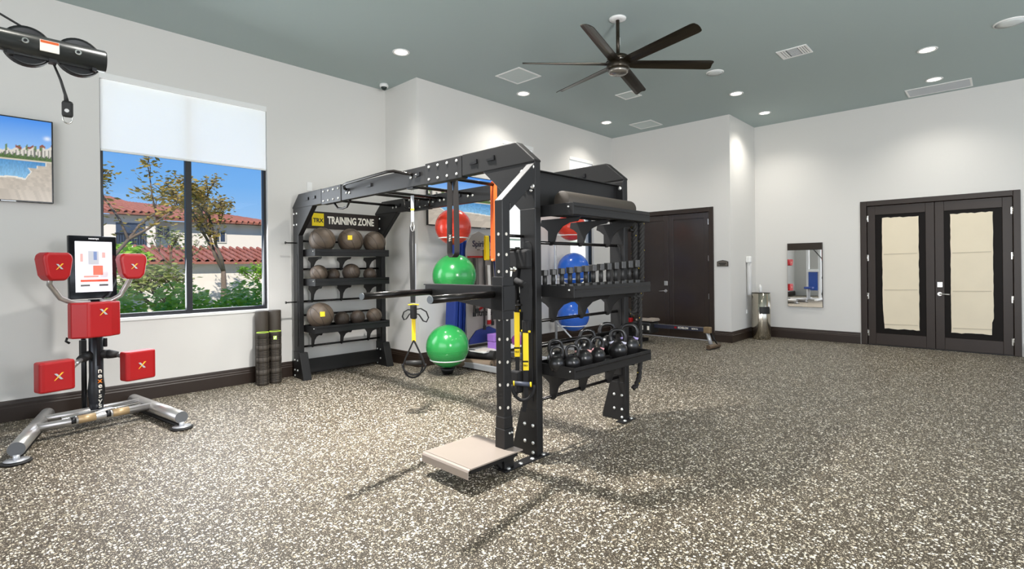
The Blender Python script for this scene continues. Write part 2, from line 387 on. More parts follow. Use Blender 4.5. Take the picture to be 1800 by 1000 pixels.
# glazed double door, right wall
d = thing('door_2', '', ''); del d['label']; del d['category']; d['kind'] = 'structure'
m = MB(); xf = XB - .02
m.box(xf, XB + .1, -.17, -.09, 0, 2.413); m.box(xf, XB + .1, 1.69, 1.779, 0, 2.413); m.box(xf, XB + .1, -.09, 1.69, 2.33, 2.413)
m.build('door_frame', WOOD, d, bevel=.006)
xl = XB + .012
FROST = mat('frosted_panel', 'e9dcc2', .5, noise=(3, .06))
for k, (y0, y1, g0, g1) in enumerate(((-.085, .797, .126, .61), (.803, 1.685, 1.0, 1.48))):
    lf = leaf(d, xl, y0, y1, .01, 2.325, .11, .15, .19, panel=False)
    MB().box(xl + .016, xl + .03, y0 + .1, y1 - .1, .19, 2.19).build('dark_glass', mat('dark_glass', '120d0a', .5, spec=.15), lf)
    # pale screen with an uneven edge behind the glass
    rnd = random.Random(k); poly = []
    zz = [.285 + i * (2.12 - .285) / 30 for i in range(31)]
    for z in zz: poly.append((g0 + rnd.uniform(-.003, .003) + (.02 if z < .5 else 0) * (1 - k) , z))
    for i in range(1, 12): poly.append((g0 + (g1 - g0) * i / 12, 2.12 + rnd.uniform(-.008, .008)))
    for z in reversed(zz): poly.append((g1 + rnd.uniform(-.003, .003) - (.05 * max(0, .7 - z)) * k, z))
    for i in range(11, 0, -1): poly.append((g0 + (g1 - g0) * i / 12, .285 + rnd.uniform(-.008, .008)))
    MB().prism(poly, 'x', xl + .006, xl + .015).build('frosted_screen', FROST, lf)
    for z in (.36, .93, 1.52): MB().prism([(g0 + .02, z), (g1 - .02, z - .012), (g1 - .02, z + .004), (g0 + .02, z + .012)], 'x', xl + .003, xl + .0065).build('fold_line', mat('fold', 'cbbfa8', .6), lf)
    hy = y0 - .003 if k == 0 else y1 + .003
    for z in (.20, .82, 1.46, 2.12): hinge(lf, xl - .004, hy, z)
    if k == 0: lever(lf, xl, .742, .88, -1)
MB().box(xl - .02, xl + .03, -.09, 1.69, 0, .012).build('threshold', STEELD, d)

# ------------------------------------------------------------------ rig
rig = thing('training_rig', 'black steel training rig with monkey bars and two shelf bays', 'exercise rig', (OX, OY, 0), -TH)
D0, W0, LL = .065, 1.183, 4.103
def bolts(parent, pts, axis='-x', r=.013):
    m = MB()
    for p in pts:
        x, y, z = p
        if axis == '-x': M_ = Matrix.Translation(p) @ Matrix.Rotation(-PI / 2, 4, 'Y')
        elif axis == '-y': M_ = Matrix.Translation(p) @ Matrix.Rotation(PI / 2, 4, 'X')
        else: M_ = Matrix.Translation(p)
        m.lathe([(r, 0), (r, .004), (r * .8, .009), (1e-4, .011)], 8, M_)
    return m.build('bolts', BOLT, parent, kind='stuff')
for gi, s0 in enumerate((0, W0)):
    s1 = s0 + D0
    for side in (0, 1):
        def T(poly): return [(LL - t, z) if side else (t, z) for t, z in poly]
        up = MB().prism(T([(0, 0), (.24, 0), (.24, .03), (.152, .335), (.152, 1.80), (0, 1.80)]), 'x', s0, s1).build('upright', STEEL, rig, bevel=.006)
        MB().prism(T([(.035, .4), (.118, .4), (.13, .43), (.13, 1.52), (.115, 1.56), (.06, 1.56), (.035, 1.53)]), 'x', s0 - .006, s0).build('raised_panel', STEEL, up, bevel=.004)
        MB().prism(T([(-.004, .0), (.244, 0), (.244, .03), (.157, .338), (-.004, .338)]), 'x', s0 - .005, s0 + .004).build('foot_gusset', STEEL, up, bevel=.003)
        gs = MB().prism(T([(0, 1.795), (.152, 1.795), (.56, 2.14), (0, 2.14)]), 'x', s0 + .001, s1 - .001).build('corner_gusset', STEEL, rig, bevel=.005)
        be = MB().prism(T([(-.002, 2.135), (-.002, 2.15), (.18, 2.305), (.795, 2.305), (.795, 2.13)]), 'x', s0 - .006, s1 + .004).build('beam_end', STEEL, rig, bevel=.006)
        tt = lambda t: LL - t if side else t
        bolts(up, [(s0 - .005, tt(t), z) for t, z in ((.035, .10), (.035, .225), (.115, .10), (.115, .225), (.035, .03))])
        bolts(gs, [(s0 - .002 + .003, tt(t), z) for t, z in ((.035, 2.07), (.035, 1.93), (.115, 2.07), (.115, 1.93))])
    for a, b, w_ in ((.80, 1.30, 1), (1.30, 2.84, 0), (2.84, 3.303, 1)):
        e_ = .012 if w_ else 0
        sp_ = MB().box(s0 - (.008 if w_ else .001), s1 + .001, a + .002, b - .002, 2.118 - (.0 if w_ else -.006), 2.29 + (.012 if w_ else 0)).build('splice_plate' if w_ else 'beam', STEEL, rig, bevel=.005)
        if w_: bolts(sp_, [(s0 - .008, a + (b - a) * (.12 + .253 * i), z) for i in range(4) for z in (2.155, 2.265)])
    m = MB()
    for t in (.45, .65, 1.42, 2.25, 2.72, 3.5, 3.68):
        m.box(s0 - .016, s0 - .002, t - .04, t + .04, 2.205, 2.222); m.box(s0 - .018, s0 - .002, t - .045, t - .025, 2.205, 2.24)
    m.build('slot_hooks', STEELD, rig, kind='stuff')
# base plates on the floor
for s0, s1 in ((-.36, .10), (1.10, 1.30)):
    b_ = MB().box(s0, s1, -.03, .05, 0, .012).build('base_plate', STEEL, rig, bevel=.003)
    bolts(b_, [(s0 + .05 + i * (s1 - s0 - .1) / (3 if s0 < 0 else 1), -.012, .012) for i in range(4 if s0 < 0 else 2)], 'z', .016)
# monkey bars
for t in (1.38, 2.04, 2.567, 2.784, 3.6):
    r_ = MB().cyl((D0 - .01, t, 2.225), .017, W0 - D0 + .02, 'x', 12).build('monkey_bar', TUBE, rig)
    bolts(r_, [(W0 - .001, t - .04, 2.2), (W0 - .001, t + .04, 2.2)], '-x', .016)
# handle on outer face
m = MB().tube([(-.002, 1.5, 2.235), (-.05, 1.56, 2.25), (-.10, 1.66, 2.275), (-.11, 1.75, 2.28), (-.11, 2.5, 2.262), (-.10, 2.6, 2.255), (-.05, 2.68, 2.235), (-.002, 2.72, 2.225)], .015, 10)
hb = m.build('pull_up_bar', TUBE, rig)
bolts(hb, [(-.003, 1.44, 2.215), (-.003, 1.52, 2.21), (-.003, 2.72, 2.2), (-.003, 2.66, 2.19)], '-x', .016)
# multi-grip handles on far beam
m = MB()
for t0 in (2.7, 3.02):
    m.tube([(W0 - .002, t0, 2.27), (W0 - .06, t0 + .02, 2.27), (W0 - .06, t0 + .04, 2.17), (W0 - .03, t0 + .09, 2.145), (W0 - .03, t0 + .2, 2.145), (W0 - .06, t0 + .25, 2.17), (W0 - .06, t0 + .27, 2.27), (W0 - .002, t0 + .28, 2.27)], .012, 8)
m.build('grip_handles', TUBE, rig)
m = MB().tube([(.02, 3.05, 2.12), (.05, 3.02, 2.06), (.07, 2.95, 2.05), (.07, 2.85, 2.06), (.04, 2.72, 2.12)], .012, 8); m.build('hanging_bar', TUBE, rig)
# shelf bay helper: dirn -1 => shelf stretches toward -t
def tray(s0, s1, tb, tf, zt, hh=.085):
    dr = 1 if tf > tb else -1
    m = MB(); m.box(s0, s1, tb, tf, zt - .05, zt - .044); m.box(s0, s1, tf - dr * .006, tf, zt - hh, zt); m.box(s0, s1, tb, tb + dr * .006, zt - .06, zt)
    m.box(s0, s1, tf - dr * .04, tf, zt - hh, zt - hh + .005)
    t_ = m.build('shelf', STEEL, rig, bevel=.002)
    for s in (s0, s1):
        MB().prism([(tb, zt - hh), (tf, zt - hh), (tf, zt), (tb, zt)], 'x', s - .004, s + .004).build('end_plate', STEEL, t_, bevel=.002)
        bolts(t_, [(s - .004, tf - dr * .04, zt - .03)], '-x', .007)
    MB().box(s0 + .01, s1 - .01, tf, tf + dr * .006, zt - .03, zt - .024).build('front_lip', TUBE, t_)
    return t_
def bracket(s, tb, dr, zt, zb):
    h = zt - zb
    P = [(-.08, 0), (.30, 0), (.27, -.03), (.20, -.035), (.13, -.06), (.075, -.11), (.05, -h), (.025, -h - .02), (0, -h - .02), (-.015, -h), (-.015, -.5 * h), (-.05, -.35 * h), (-.09, -.25 * h)]
    MB().prism([(tb + dr * a, zt + b) for a, b in P], 'x', s - .004, s + .004).build('shelf_bracket', STEEL, rig, bevel=.002)
def rail(t, z, r=.013): MB().cyl((D0 - .005, t, z), r, W0 - D0 + .01, 'x', 12).build('cross_rod', TUBE, rig)
for zt, zr in ((1.825, 1.555), (1.238, .97), (.665, .38)):
    tray(.10, 1.15, .11, -.27, zt)
    for s in (.25, .62, 1.0): bracket(s, .075, -1, zt - .09, zr)
    rail(.08, zr)
rail(.08, .785, .02)
MB().box(D0, W0, .07, .078, 1.775, 2.09).box(D0, W0, .035, .078, 2.082, 2.09).box(D0, W0, .035, .078, 1.775, 1.783).build('header_panel', STEEL, rig, bevel=.002)
pe = MB().box(W0 - .012, W0 - .002, .0, .13, 1.84, 2.12).build('corner_plate', STEEL, rig, bevel=.003)
bolts(pe, [(W0 - .012, .03, 2.06), (W0 - .012, .095, 2.05)], '-x', .018)
for zt, zr in ((1.62, 1.37), (1.25, .96), (.665, .386)):
    tray(.085, 1.125, 4.0, 3.67, zt, .09)
    for s in (.2, .6, 1.0): bracket(s, 4.03, -1, zt - .095, zr)
    rail(4.03, zr)
rail(4.03, 1.727); rail(4.03, .785)
kp = MB().box(D0, W0, 4.02, 4.03, .045, .215).build('kick_panel', STEEL, rig, bevel=.003)
for s0 in (.0, W0):  # foot braces of the wall bay
    MB().prism([(3.95, .33), (3.90, .33), (3.79, 0), (3.84, 0)], 'x', s0 - .02, s0 + D0 + .02).build('foot_brace', STEEL, rig, bevel=.004)
for i, (t, z) in enumerate(((4.0, 1.70), (4.0, .96))):
    MB().cyl((-.14, t, z), .008, .14, 'x', 8).cyl((-.145, t, z), .016, .01, 'x', 10).build('storage_peg', TUBE, rig)
# sign panel
sg = MB().box(.10, W0, 4.02, 4.03, 1.895, 2.118).build('sign_panel', mat('sign_brown_black', '241c18', .5), rig, bevel=.003, label='dark sign panel reading training zone in white')
MB().box(.208, .368, 4.012, 4.0195, 1.93, 2.095).build('yellow_square', YELT, sg)
text_mesh('lettering', 'TRX', .075, PRINTK, sg, basis((.29, 4.0105, 2.0), (1, 0, 0), (0, 0, 1)), xs=.95, bold=.002)
text_mesh('lettering', 'TRAINING ZONE', .135, PRINTW, sg, basis((.765, 4.018, 2.008), (1, 0, 0), (0, 0, 1)), xs=.66, bold=.0045)
# slim side post with dip bars and step
sl = MB().box(-.335, -.26, 0, .075, .33, 1.82).build('side_post', STEEL, rig, bevel=.006)
lw = MB().box(-.343, -.252, -.008, .083, .012, .28).box(-.339, -.256, -.004, .079, .28, .36).build('post_sleeve', STEEL, sl, bevel=.004)
HOLE = mat('bore_highlight', 'c9c4ba', .5)
m = MB(); mh = MB()
for z in (.42, .575, .73, .885, 1.02, 1.46, 1.345, 1.6):
    m.cyl((-.2975, -.0015, z), .011, .002, 'y', 10); mh.cyl((-.3365, .0375, z), .011, .002, 'x', 10)
m.build('holes', HOLE, sl, kind='stuff'); mh.build('holes', HOLE, sl, kind='stuff')
bolts(sl, [(-.2975, -.009, z) for z in (.25, .1)] + [(-.275, -.009, .25)], '-y', .008)
br = MB().prism([(-.335, 1.81), (-.335, 1.83), (0, 2.125), (0, 1.985), (-.26, 1.76), (-.26, 1.81)], 'y', 0, .075).build('angled_brace', STEEL, rig, bevel=.005)
MB().box(-.008, 0, .0, .09, 1.93, 2.12).build('brace_plate', STEEL, br, bevel=.003)
bolts(br, [(-.009, .012, 1.955), (-.009, .012, 2.095), (-.009, .115, 2.07)], '-x', .018)
dp = MB().prism([(-.02, 1.245), (.84, 1.245), (.84, 1.17), (-.02, 1.075)], 'x', -.36, -.338).box(-.36, -.235, -.02, .095, 1.08, 1.25).box(-.36, -.29, -.02, .86, 1.24, 1.25).build('dip_frame', STEEL, rig, bevel=.004)
MB().box(-.352, -.243, -.012, .087, 1.02, 1.31).build('clamp_sleeve', STEEL, dp, bevel=.004)
MB().cyl((-.235, .037, 1.36), .012, .05, 'x', 10).sphere((-.18, .037, 1.36), .018, 12, 8).build('locking_pin', CHROME, dp)
for p0, p1 in (((-.30, .78, 1.19), (-1.02, .64, 1.19)), ((-.33, .075, 1.19), (-.97, -.04, 1.19))):
    h_ = MB().tube([p0, p1], .024, 20).build('dip_handle', TUBE, rig)
    a = Vector(p0); b = Vector(p1); dv = (b - a).normalized()
    MB().tube([b - dv * .002, b + dv * .006], .0225, 20).build('end_cap', mat('end_cap_grey', '6f7478', .5), h_)
    MB().tube([a + dv * .0, a + dv * .03], .029, 16).build('weld_collar', STEEL, h_)
# step platform
pf = MB(); pf.box(-.715, -.25, -.09, .375, .138, .148); pf.prism([(-.72, .148), (-.735, .142), (-.742, .13), (-.742, .085), (-.735, .085), (-.733, .13), (-.725, .137), (-.715, .138)], 'y', -.09, .375)
st = pf.build('step_plate', mat('brushed_plate', 'a3978d', .4, metal=.35, bump=(300, .05, .0005)), rig, bevel=.002, label='small brushed metal step plate')
MB().box(-.69, -.27, -.06, -.02, .10, .138).box(-.69, -.27, .29, .33, .10, .138).box(-.36, -.28, -.02, .3, .06, .138).build('step_support', STEELD, st)
MB().prism([(-.36, .138), (-.47, .138), (-.36, .02)], 'y', .0, .01).prism([(-.36, .138), (-.47, .138), (-.36, .02)], 'y', .065, .075).build('step_gusset', STEEL, st)
# pegs for straps on near post
for t, z in ((.12, 1.60), (.08, 1.10), (.12, 1.50)):
    MB().cyl((-.17, t, z), .011, .17, 'x', 10).cyl((-.175, t, z), .02, .012, 'x', 12).build('storage_peg', TUBE, rig)

# ------------------------------------------------------------------ things on the rig
# exercise ball helper data placed by rig coordinates
def at(s, t, z): return toW(s, t, z)
LEATH = mat('medicine_ball_leather', '5c4f43', .5, noise=(9, .25), bump=(90, .25, .004))
LEATHD = mat('medicine_ball_rubber', '463b32', .5, noise=(12, .3), bump=(60, .35, .004))
def med_ball(s, t, z, r, label, kind, tagpos=None, group='medicine balls on the rig shelves'):
    o = thing('medicine_ball', label, 'ball', at(s, t, z), -TH, group)
    body = MB().sphere((0, 0, r), r, 32, 20).build('ball_shell', LEATH if kind == 'leather' else LEATHD, o)
    m = MB()
    if kind == 'leather':
        rot = Matrix.Translation((0, 0, r)) @ Matrix.Rotation(.6, 4, 'Y') @ Matrix.Rotation(.5, 4, 'X')
        band = [(r * 1.006 * math.cos(a) , .045 * r / .16 * k, r * 1.006 * math.sin(a)) for a in [2 * PI * i / 40 for i in range(40)] for k in (0,)]
        m.add([(r * 1.004 * math.cos(2 * PI * i / 40) * c, r * 1.004 * sn, r * 1.004 * math.sin(2 * PI * i / 40) * c) for sn, c in ((.42, .9075), (.60, .8)) for i in range(40)],
              [(i, (i + 1) % 40, 40 + (i + 1) % 40, 40 + i) for i in range(40)], True, rot)
        m.build('dark_band', STRAP, o)
        sm = MB()
        for ax in ('X', 'Y'):
            Mr = Matrix.Translation((0, 0, r)) @ Matrix.Rotation(1.1, 4, ax) @ Matrix.Rotation(.7, 4, 'Z')
            sm.tube([(r * .93 * math.cos(2 * PI * i / 36), r * .93 * math.sin(2 * PI * i / 36), r * .37) for i in range(36)], .0022, 5, closed=True, M=Mr)
            sm.tube([(r * .93 * math.cos(2 * PI * i / 36), r * .93 * math.sin(2 * PI * i / 36), -r * .37) for i in range(36)], .0022, 5, closed=True, M=Mr)
        sm.build('seams', PRINTK, o)
    else:
        sm = MB()
        for k in range(-4, 5):
            h = k / 5.0; q = math.sqrt(1 - h * h)
            Mr = Matrix.Translation((0, 0, r)) @ Matrix.Rotation(1.2, 4, 'X') @ Matrix.Rotation(.5, 4, 'Y')
            sm.tube([(r * q * math.cos(2 * PI * i / 32), r * q * math.sin(2 * PI * i / 32), r * h) for i in range(32)], .0018, 4, closed=True, M=Mr)
        sm.build('grooves', PRINTK, o)
    if tagpos:
        dx, dz = tagpos; dirv = Vector((dx - .55, -1, dz)).normalized()
        Mt = basis(Vector((0, 0, r)) + dirv * (r * 1.0), Vector((1, dx - .55, 0)), Vector((0, 0, 1)) - dirv * dirv.z)
        MB().box(-.028, .028, -.03, .03, -.004, .006, M=Mt).build('yellow_tag', YEL, o)
    return o
zt = 1.576
med_ball(.255, 3.83, zt, .160, 'large brown leather medicine ball at left end of top shelf under the sign', 'leather')
med_ball(.645, 3.83, zt, .162, 'large leather medicine ball with yellow tag in middle of top shelf', 'leather', (-.05, .25))
med_ball(1.0, 3.83, zt, .150, 'large leather medicine ball at right end of top shelf below ZONE lettering', 'leather')
zt = 1.206
med_ball(.20, 3.82, zt, .108, 'greyish medicine ball first from left on the middle shelf', 'leather')
med_ball(.395, 3.83, zt, .085, 'small dark rubber ball second from left on the middle shelf', 'rubber')
med_ball(.645, 3.82, zt, .115, 'biggest ribbed rubber ball on the middle shelf', 'rubber')
med_ball(.925, 3.83, zt, .086, 'small ball with round valve mark at right end of middle shelf', 'rubber')
zt = .621
med_ball(.215, 3.82, zt, .162, 'large leather medicine ball with yellow tag on the bottom shelf', 'leather', (.25, .2))
med_ball(.51, 3.83, zt, .096, 'small brown ball next to the large one on the bottom shelf', 'rubber')
med_ball(.735, 3.83, zt, .097, 'dark small ball second from right on the bottom shelf', 'rubber')
med_ball(.98, 3.82, zt, .103, 'lighter brown ball at right end of the bottom shelf', 'leather')

# kettlebells
IRON = mat('cast_iron_black', '1c1b1b', .28, noise=(30, .2), bump=(120, .12, .002))
def kettlebell(s, t, k, band, label, rot=0.):
    z0 = .616
    o = thing('kettlebell', label, 'kettlebell', at(s, t, z0), -TH + rot, 'kettlebells on the low shelf')
    r = .078 * k
    prof = [(r * .62, 0), (r * .70, .004)] + [(r * math.sin(a), r * .93 - r * math.cos(a)) for a in [PI * (.24 + .76 * i / 14) for i in range(15)]]
    prof[-1] = (1e-4, prof[-1][1])
    MB().lathe(prof, 24).build('bell', IRON, o)
    zt_ = r * 1.93; a = r * .62
    pts = [(-a * .9, 0, r * 1.45), (-a * 1.18, 0, r * 2.0), (-a * 1.2, 0, r * 2.45), (-a * .95, 0, r * 2.85), (-a * .5, 0, r * 3.02), (0, 0, r * 3.05), (a * .5, 0, r * 3.02), (a * .95, 0, r * 2.85), (a * 1.2, 0, r * 2.45), (a * 1.18, 0, r * 2.0), (a * .9, 0, r * 1.45)]
    MB().tube(pts, [r * .26, r * .23, r * .2, r * .2, r * .2, r * .2, r * .2, r * .2, r * .2, r * .23, r * .26], 12).build('handle', IRON, o)
    if band:
        m = MB()
        for sx in (-1, 1): m.tube([(sx * a * .98, 0, r * 1.62), (sx * a * 1.08, 0, r * 1.84)], [r * .275, r * .26], 14)
        m.build('colour_band', mat('band_' + band, band, .4), o)
    return o
R0 = -.75
kettlebell(.125, -.085, .74, None, 'small plain kettlebell nearest the near post, front row', R0)
kettlebell(.215, -.155, .76, None, 'small kettlebell second in the front row, near shelf corner', R0)
kettlebell(.365, -.145, .92, 'd9a5a0', 'kettlebell with pale pink bands, third in front row', R0)
kettlebell(.55, -.14, .86, 'd89aa0', 'kettlebell with pink bands beside an open gap in the row', R0 + .2)
kettlebell(.83, -.15, 1.0, 'c9c8d8', 'large kettlebell second from the far end, front row', R0 - .3)
kettlebell(1.055, -.12, 1.08, 'a99bd0', 'largest kettlebell with lilac bands at far end of shelf', R0 - .3)
kettlebell(.24, .02, .84, None, 'back row kettlebell behind the two smallest ones', R0)
kettlebell(.66, .03, 1.0, None, 'back row kettlebell showing its tall handle mid shelf', R0)
kettlebell(.97, .045, 1.1, None, 'back row kettlebell near the far post', R0)

# dumbbells standing on end
DB = mat('dumbbell_rubber', '2a2927', .42, bump=(120, .12, .002))
n = 13
for i in range(n):
    s = .135 + i * (1.105 - .135) / (n - 1); k = i / (n - 1)
    hh = .155 + .075 * k; hw = .026 + .010 * k; hz = .042 + .020 * k
    nm = ['smallest', 'second smallest', 'third smallest', 'fourth', 'fifth', 'sixth', 'middle', 'eighth', 'ninth', 'tenth', 'third largest', 'second largest', 'largest'][i]
    lab = {'smallest': 'smallest black dumbbell standing on end by the near post', 'largest': 'largest black dumbbell standing at the far end of its shelf',
           'middle': 'black dumbbell standing in the exact middle of the row'}.get(nm, nm + ' black dumbbell on end, counted from the near post' if 'est' not in nm else nm + ' black dumbbell standing on end in the row')
    o = thing('dumbbell', lab, 'dumbbell', at(s, .03 - .19 * k, 1.194), -TH, 'dumbbells standing on the middle shelf')
    for z0, z1 in ((0, hz), (hh - hz, hh)):
        MB().prism([(hw * 1.12 * math.cos(PI / 6 + PI / 3 * j), hw * 1.12 * math.sin(PI / 6 + PI / 3 * j)) for j in range(6)], 'z', z0, z1).build('head', DB, o, bevel=.003)
    MB().lathe([(.017, hz), (.019, hh / 2), (.017, hh - hz)], 12).build('grip', mat('grip_metal', '2b2a29', .5, metal=.3), o)
# long foam roller on top shelf
o = tag(MB().lathe([(.0, 0), (.066, 0), (.075, .006), (.075, .924), (.066, .93), (.0, .93)], 32, Matrix.Rotation(PI / 2, 4, 'Y')).build('foam_roller', FOAM), 'long black foam roller lying on the highest shelf of the rig', 'foam roller')
o.location = at(.19, -.09, 1.781 + .0755); o.rotation_euler = (0, 0, -TH)

# resistance bands
def loop_band(name, label, s, t, ztop, zbot, w, m, wide=.05, txt=False, side=(1, 0, 0)):
    o = thing(name, label, 'band', at(s, t, 0), -TH)
    g = wide / 2; pts = []
    for i in range(13): a = PI * i / 12; pts.append((0, g * .8 * math.cos(a), ztop + .018 * math.sin(a)))
    N = 8
    for i in range(1, N): q = i / N; pts.append((0, -g * .8 - .3 * g * math.sin(PI * q * .5), ztop + (zbot + g - ztop) * q))
    for i in range(13): a = PI + PI * i / 12; pts.append((0, g * 1.1 * math.cos(a), zbot + g + g * math.sin(a)))
    for i in range(1, N): q = 1 - i / N; pts.append((0, g * .8 + .3 * g * math.sin(PI * q * .5), ztop + (zbot + g - ztop) * q))
    pts.append(pts[0])
    MB().ribbon(pts, w, .005, side).build('band_loop', m, o)
    return o
BB = mat('brown_black_latex', '120d0b', .65)
o = loop_band('resistance_band', 'wide black resistance loop hanging from a monkey bar before the red ball', .40, 1.41, 2.235, 1.475, .052, BB, .10, side=(.85, -.5, 0))
text_mesh('lettering', 'TRX', .035, PRINTW, o, basis((.0, .046, 1.66), (0, .0, 1), (-1, -0.0, 0)) @ Matrix.Rotation(0, 4, 'Z'), bold=.001)
OB = mat('orange_latex', 'e0601a', .4)
loop_band('resistance_band', 'orange resistance loop hanging beside the slim side post', .92, 1.38, 2.235, 1.44, .038, OB, .05, side=(.7, -.7, 0))

# suspension trainer hanging in the middle
o = thing('suspension_trainer', 'suspension trainer hanging free to the floor with yellow strap and foot loops', 'suspension trainer', at(.03, 1.55, 0), -TH, 'suspension trainers')
fwd = (math.sin(-.75), math.cos(-.75), 0); sd = (.7, -.7, 0)
ex = Vector((.69, -.72, 0))
MB().box(-.03, .03, -.05, .05, 2.108, 2.12).build('anchor_plate', STEELD, o)
MB().tube([(0, 0, 2.11), (.012, -.012, 2.08), (0, 0, 2.05), (-.012, .012, 2.08)], .005, 6, closed=True).build('carabiner', CHROME, o)
MB().ribbon([(0, 0, 2.05), (0, 0, 1.80)], .03, .006, ex).build('anchor_strap', STRAPG, o)
MB().ribbon([(0, 0, 1.912), (0, 0, 1.927)], .032, .008, ex).build('yellow_marker', YEL, o)
MB().tube([(ex * .016 * math.cos(a) + Vector((0, 0, 1.76 + .045 * math.sin(a)))) for a in [2 * PI * i / 16 for i in range(16)]], .0055, 6, closed=True).build('carabiner', CHROME, o)
MB().ribbon([Vector((0, 0, 1.76)) + ex * -.012, Vector((0, 0, 1.6)) + ex * -.02, Vector((0, 0, 1.05)) + ex * -.012], .028, .006, ex).ribbon([Vector((0, 0, 1.72)) + ex * .012, Vector((0, 0, 1.05)) + ex * .008], .018, .006, ex).build('main_strap', STRAP, o)
MB().ribbon([Vector((0, .004, 1.60)) + ex * .026, Vector((0, 0.004, 1.02)) + ex * .018], .014, .004, ex).build('lighter_strap', STRAPG, o)
MB().box(-.022, .022, -.03, .03, .90, 1.03).build('buckle', STRAP, o, bevel=.01)
MB().tube([Vector((0, 0, 1.03)) - ex * .05, Vector((0, 0, 1.035)), Vector((0, 0, 1.03)) + ex * .05], .006, 6).build('yellow_tab', YEL, o)
for sgn in (-1, 1):
    pts = [(0, 0), (.03, .03), (.07, .035), (.12, .005), (.14, -.05), (.12, -.09), (.09, -.08), (.05, -.02), (.02, -.01)]
    sc_ = .75 if sgn < 0 else 1
    MB().ribbon([Vector((0, 0, .96)) + ex * sgn * a * sc_ + Vector((0, 0, b * sc_)) for a, b in pts], .02, .010, Vector((.7, .7, 0))).build('foot_loop', STRAP, o)
MB().ribbon([(0, 0, .90), (0, 0, .69)], .036, .005, ex).build('yellow_strap', YEL, o, label='bright yellow lower strap')
for sgn in (-1, 1):
    MB().ribbon([Vector((0, 0, .70)), Vector((0, 0, .66)) + ex * sgn * .02, Vector((0, 0, .53)) + ex * sgn * (.08), Vector((0, 0, .47)) + ex * sgn * .10], .018, .013, Vector((.7, .7, 0))).build('handle_strap', STRAP, o)
MB().tube([Vector((0, 0, .49)) - ex * .075, Vector((0, 0, .49)) + ex * .075], .023, 14).build('handle_grip', BLACKR, o)
for k in (0, 1):
    MB().tube([Vector((0, .02 * k, .48 - .02 * k)) + ex * (.11 - .02 * k) * math.cos(a) + Vector((0, 0, (.1 + .01 * k) * math.sin(a))) for a in [PI + PI * i / 14 for i in range(15)]], .009, 8).build('stirrup', STRAP, o)

# two suspension trainers stored on the near upright
def stored_trainer(label, s, t, zy0, zy1, wide):
    o = thing('suspension_trainer', label, 'suspension trainer', at(s, t, 0), -TH, 'suspension trainers')
    V = Vector; sx = (-.69, .72, 0)
    for j, (dx, z0, z1, w_) in enumerate(((0, 1.52, zy1, .036), (-.035, 1.5, .9, .03), (.03, 1.46, 1.05, .03))):
        e_ = V(sx)
        MB().ribbon([V((0, 0, z0)) + e_ * dx * .3, V((-.01, 0, (z0 + z1) / 2)) + e_ * dx, V((-.012, 0, z1)) + e_ * dx * .6], w_, .006, e_).build('black_strap', STRAP, o)
    MB().box(-.05, .02, -.05, .05, 1.36, 1.50).build('strap_bundle', STRAP, o, bevel=.02)
    MB().box(-.025, .005, -.03, .03, zy1, zy1 + .09).build('buckle', STRAP, o, bevel=.01)
    MB().tube([V((-.012, -.04, zy1 + .012)), V((-.012, .04, zy1 + .012))], .008, 8).build('yellow_tab', YEL, o)
    y_ = MB().ribbon([(-.014, 0, zy1), (-.014, 0, zy0)], .04, .006, sx).build('yellow_strap', YEL, o, label='bright yellow strap section')
    MB().ribbon([(-.0185, 0, zy0 + .07), (-.0185, 0, zy0 + .058)], .042, .004, sx).build('stripe', STRAP, y_)
    text_mesh('lettering', 'TRX', .018, PRINTK, y_, basis((-.021, -.003, zy0 + .035), (.69, -.72, 0), (0, 0, 1)))
    MB().ribbon([(-.014, 0, zy0), (-.014, 0, zy0 - .2), (-.02, .02, zy0 - .3)], .03, .006, sx).build('lower_strap', STRAP, o)
    return o
o = stored_trainer('folded suspension trainer with longer left yellow strap stored on near upright', -.045, .135, .72, 1.045, 1)
MB().box(-.05, .01, -.04, .05, .46, .62).build('foot_cradle', STRAP, o, bevel=.012)
o2 = stored_trainer('folded suspension trainer with lower yellow strap and grey grip handle', -.04, .055, .63, .90, 1)
ex2 = Vector((.69, -.72, 0))
g = MB().tube([Vector((-.06, 0, .545)) - ex2 * .055, Vector((-.06, 0, .535)) + ex2 * .065], .016, 14).build('handle_grip', mat('grip_slate', '3d4250', .5), o2)
MB().tube([Vector((-.06, 0, .545)) - ex2 * .062, Vector((-.06, 0, .545)) - ex2 * .052], .018, 14).tube([Vector((-.06, 0, .535)) + ex2 * .058, Vector((-.06, 0, .535)) + ex2 * .070], .018, 14).build('grip_end', YEL, g)
MB().tube([Vector((-.045, 0, .53)) + ex2 * .08 * math.cos(a) + Vector((0, 0, .11 * math.sin(a))) for a in [PI + PI * i / 14 for i in range(15)]], .012, 8).build('stirrup', STRAP, o2)
MB().tube([(-.045, .06, 1.28), (-.06, -.05, 1.245)], .02, 14).build('rolled_grip', STRAP, o2)

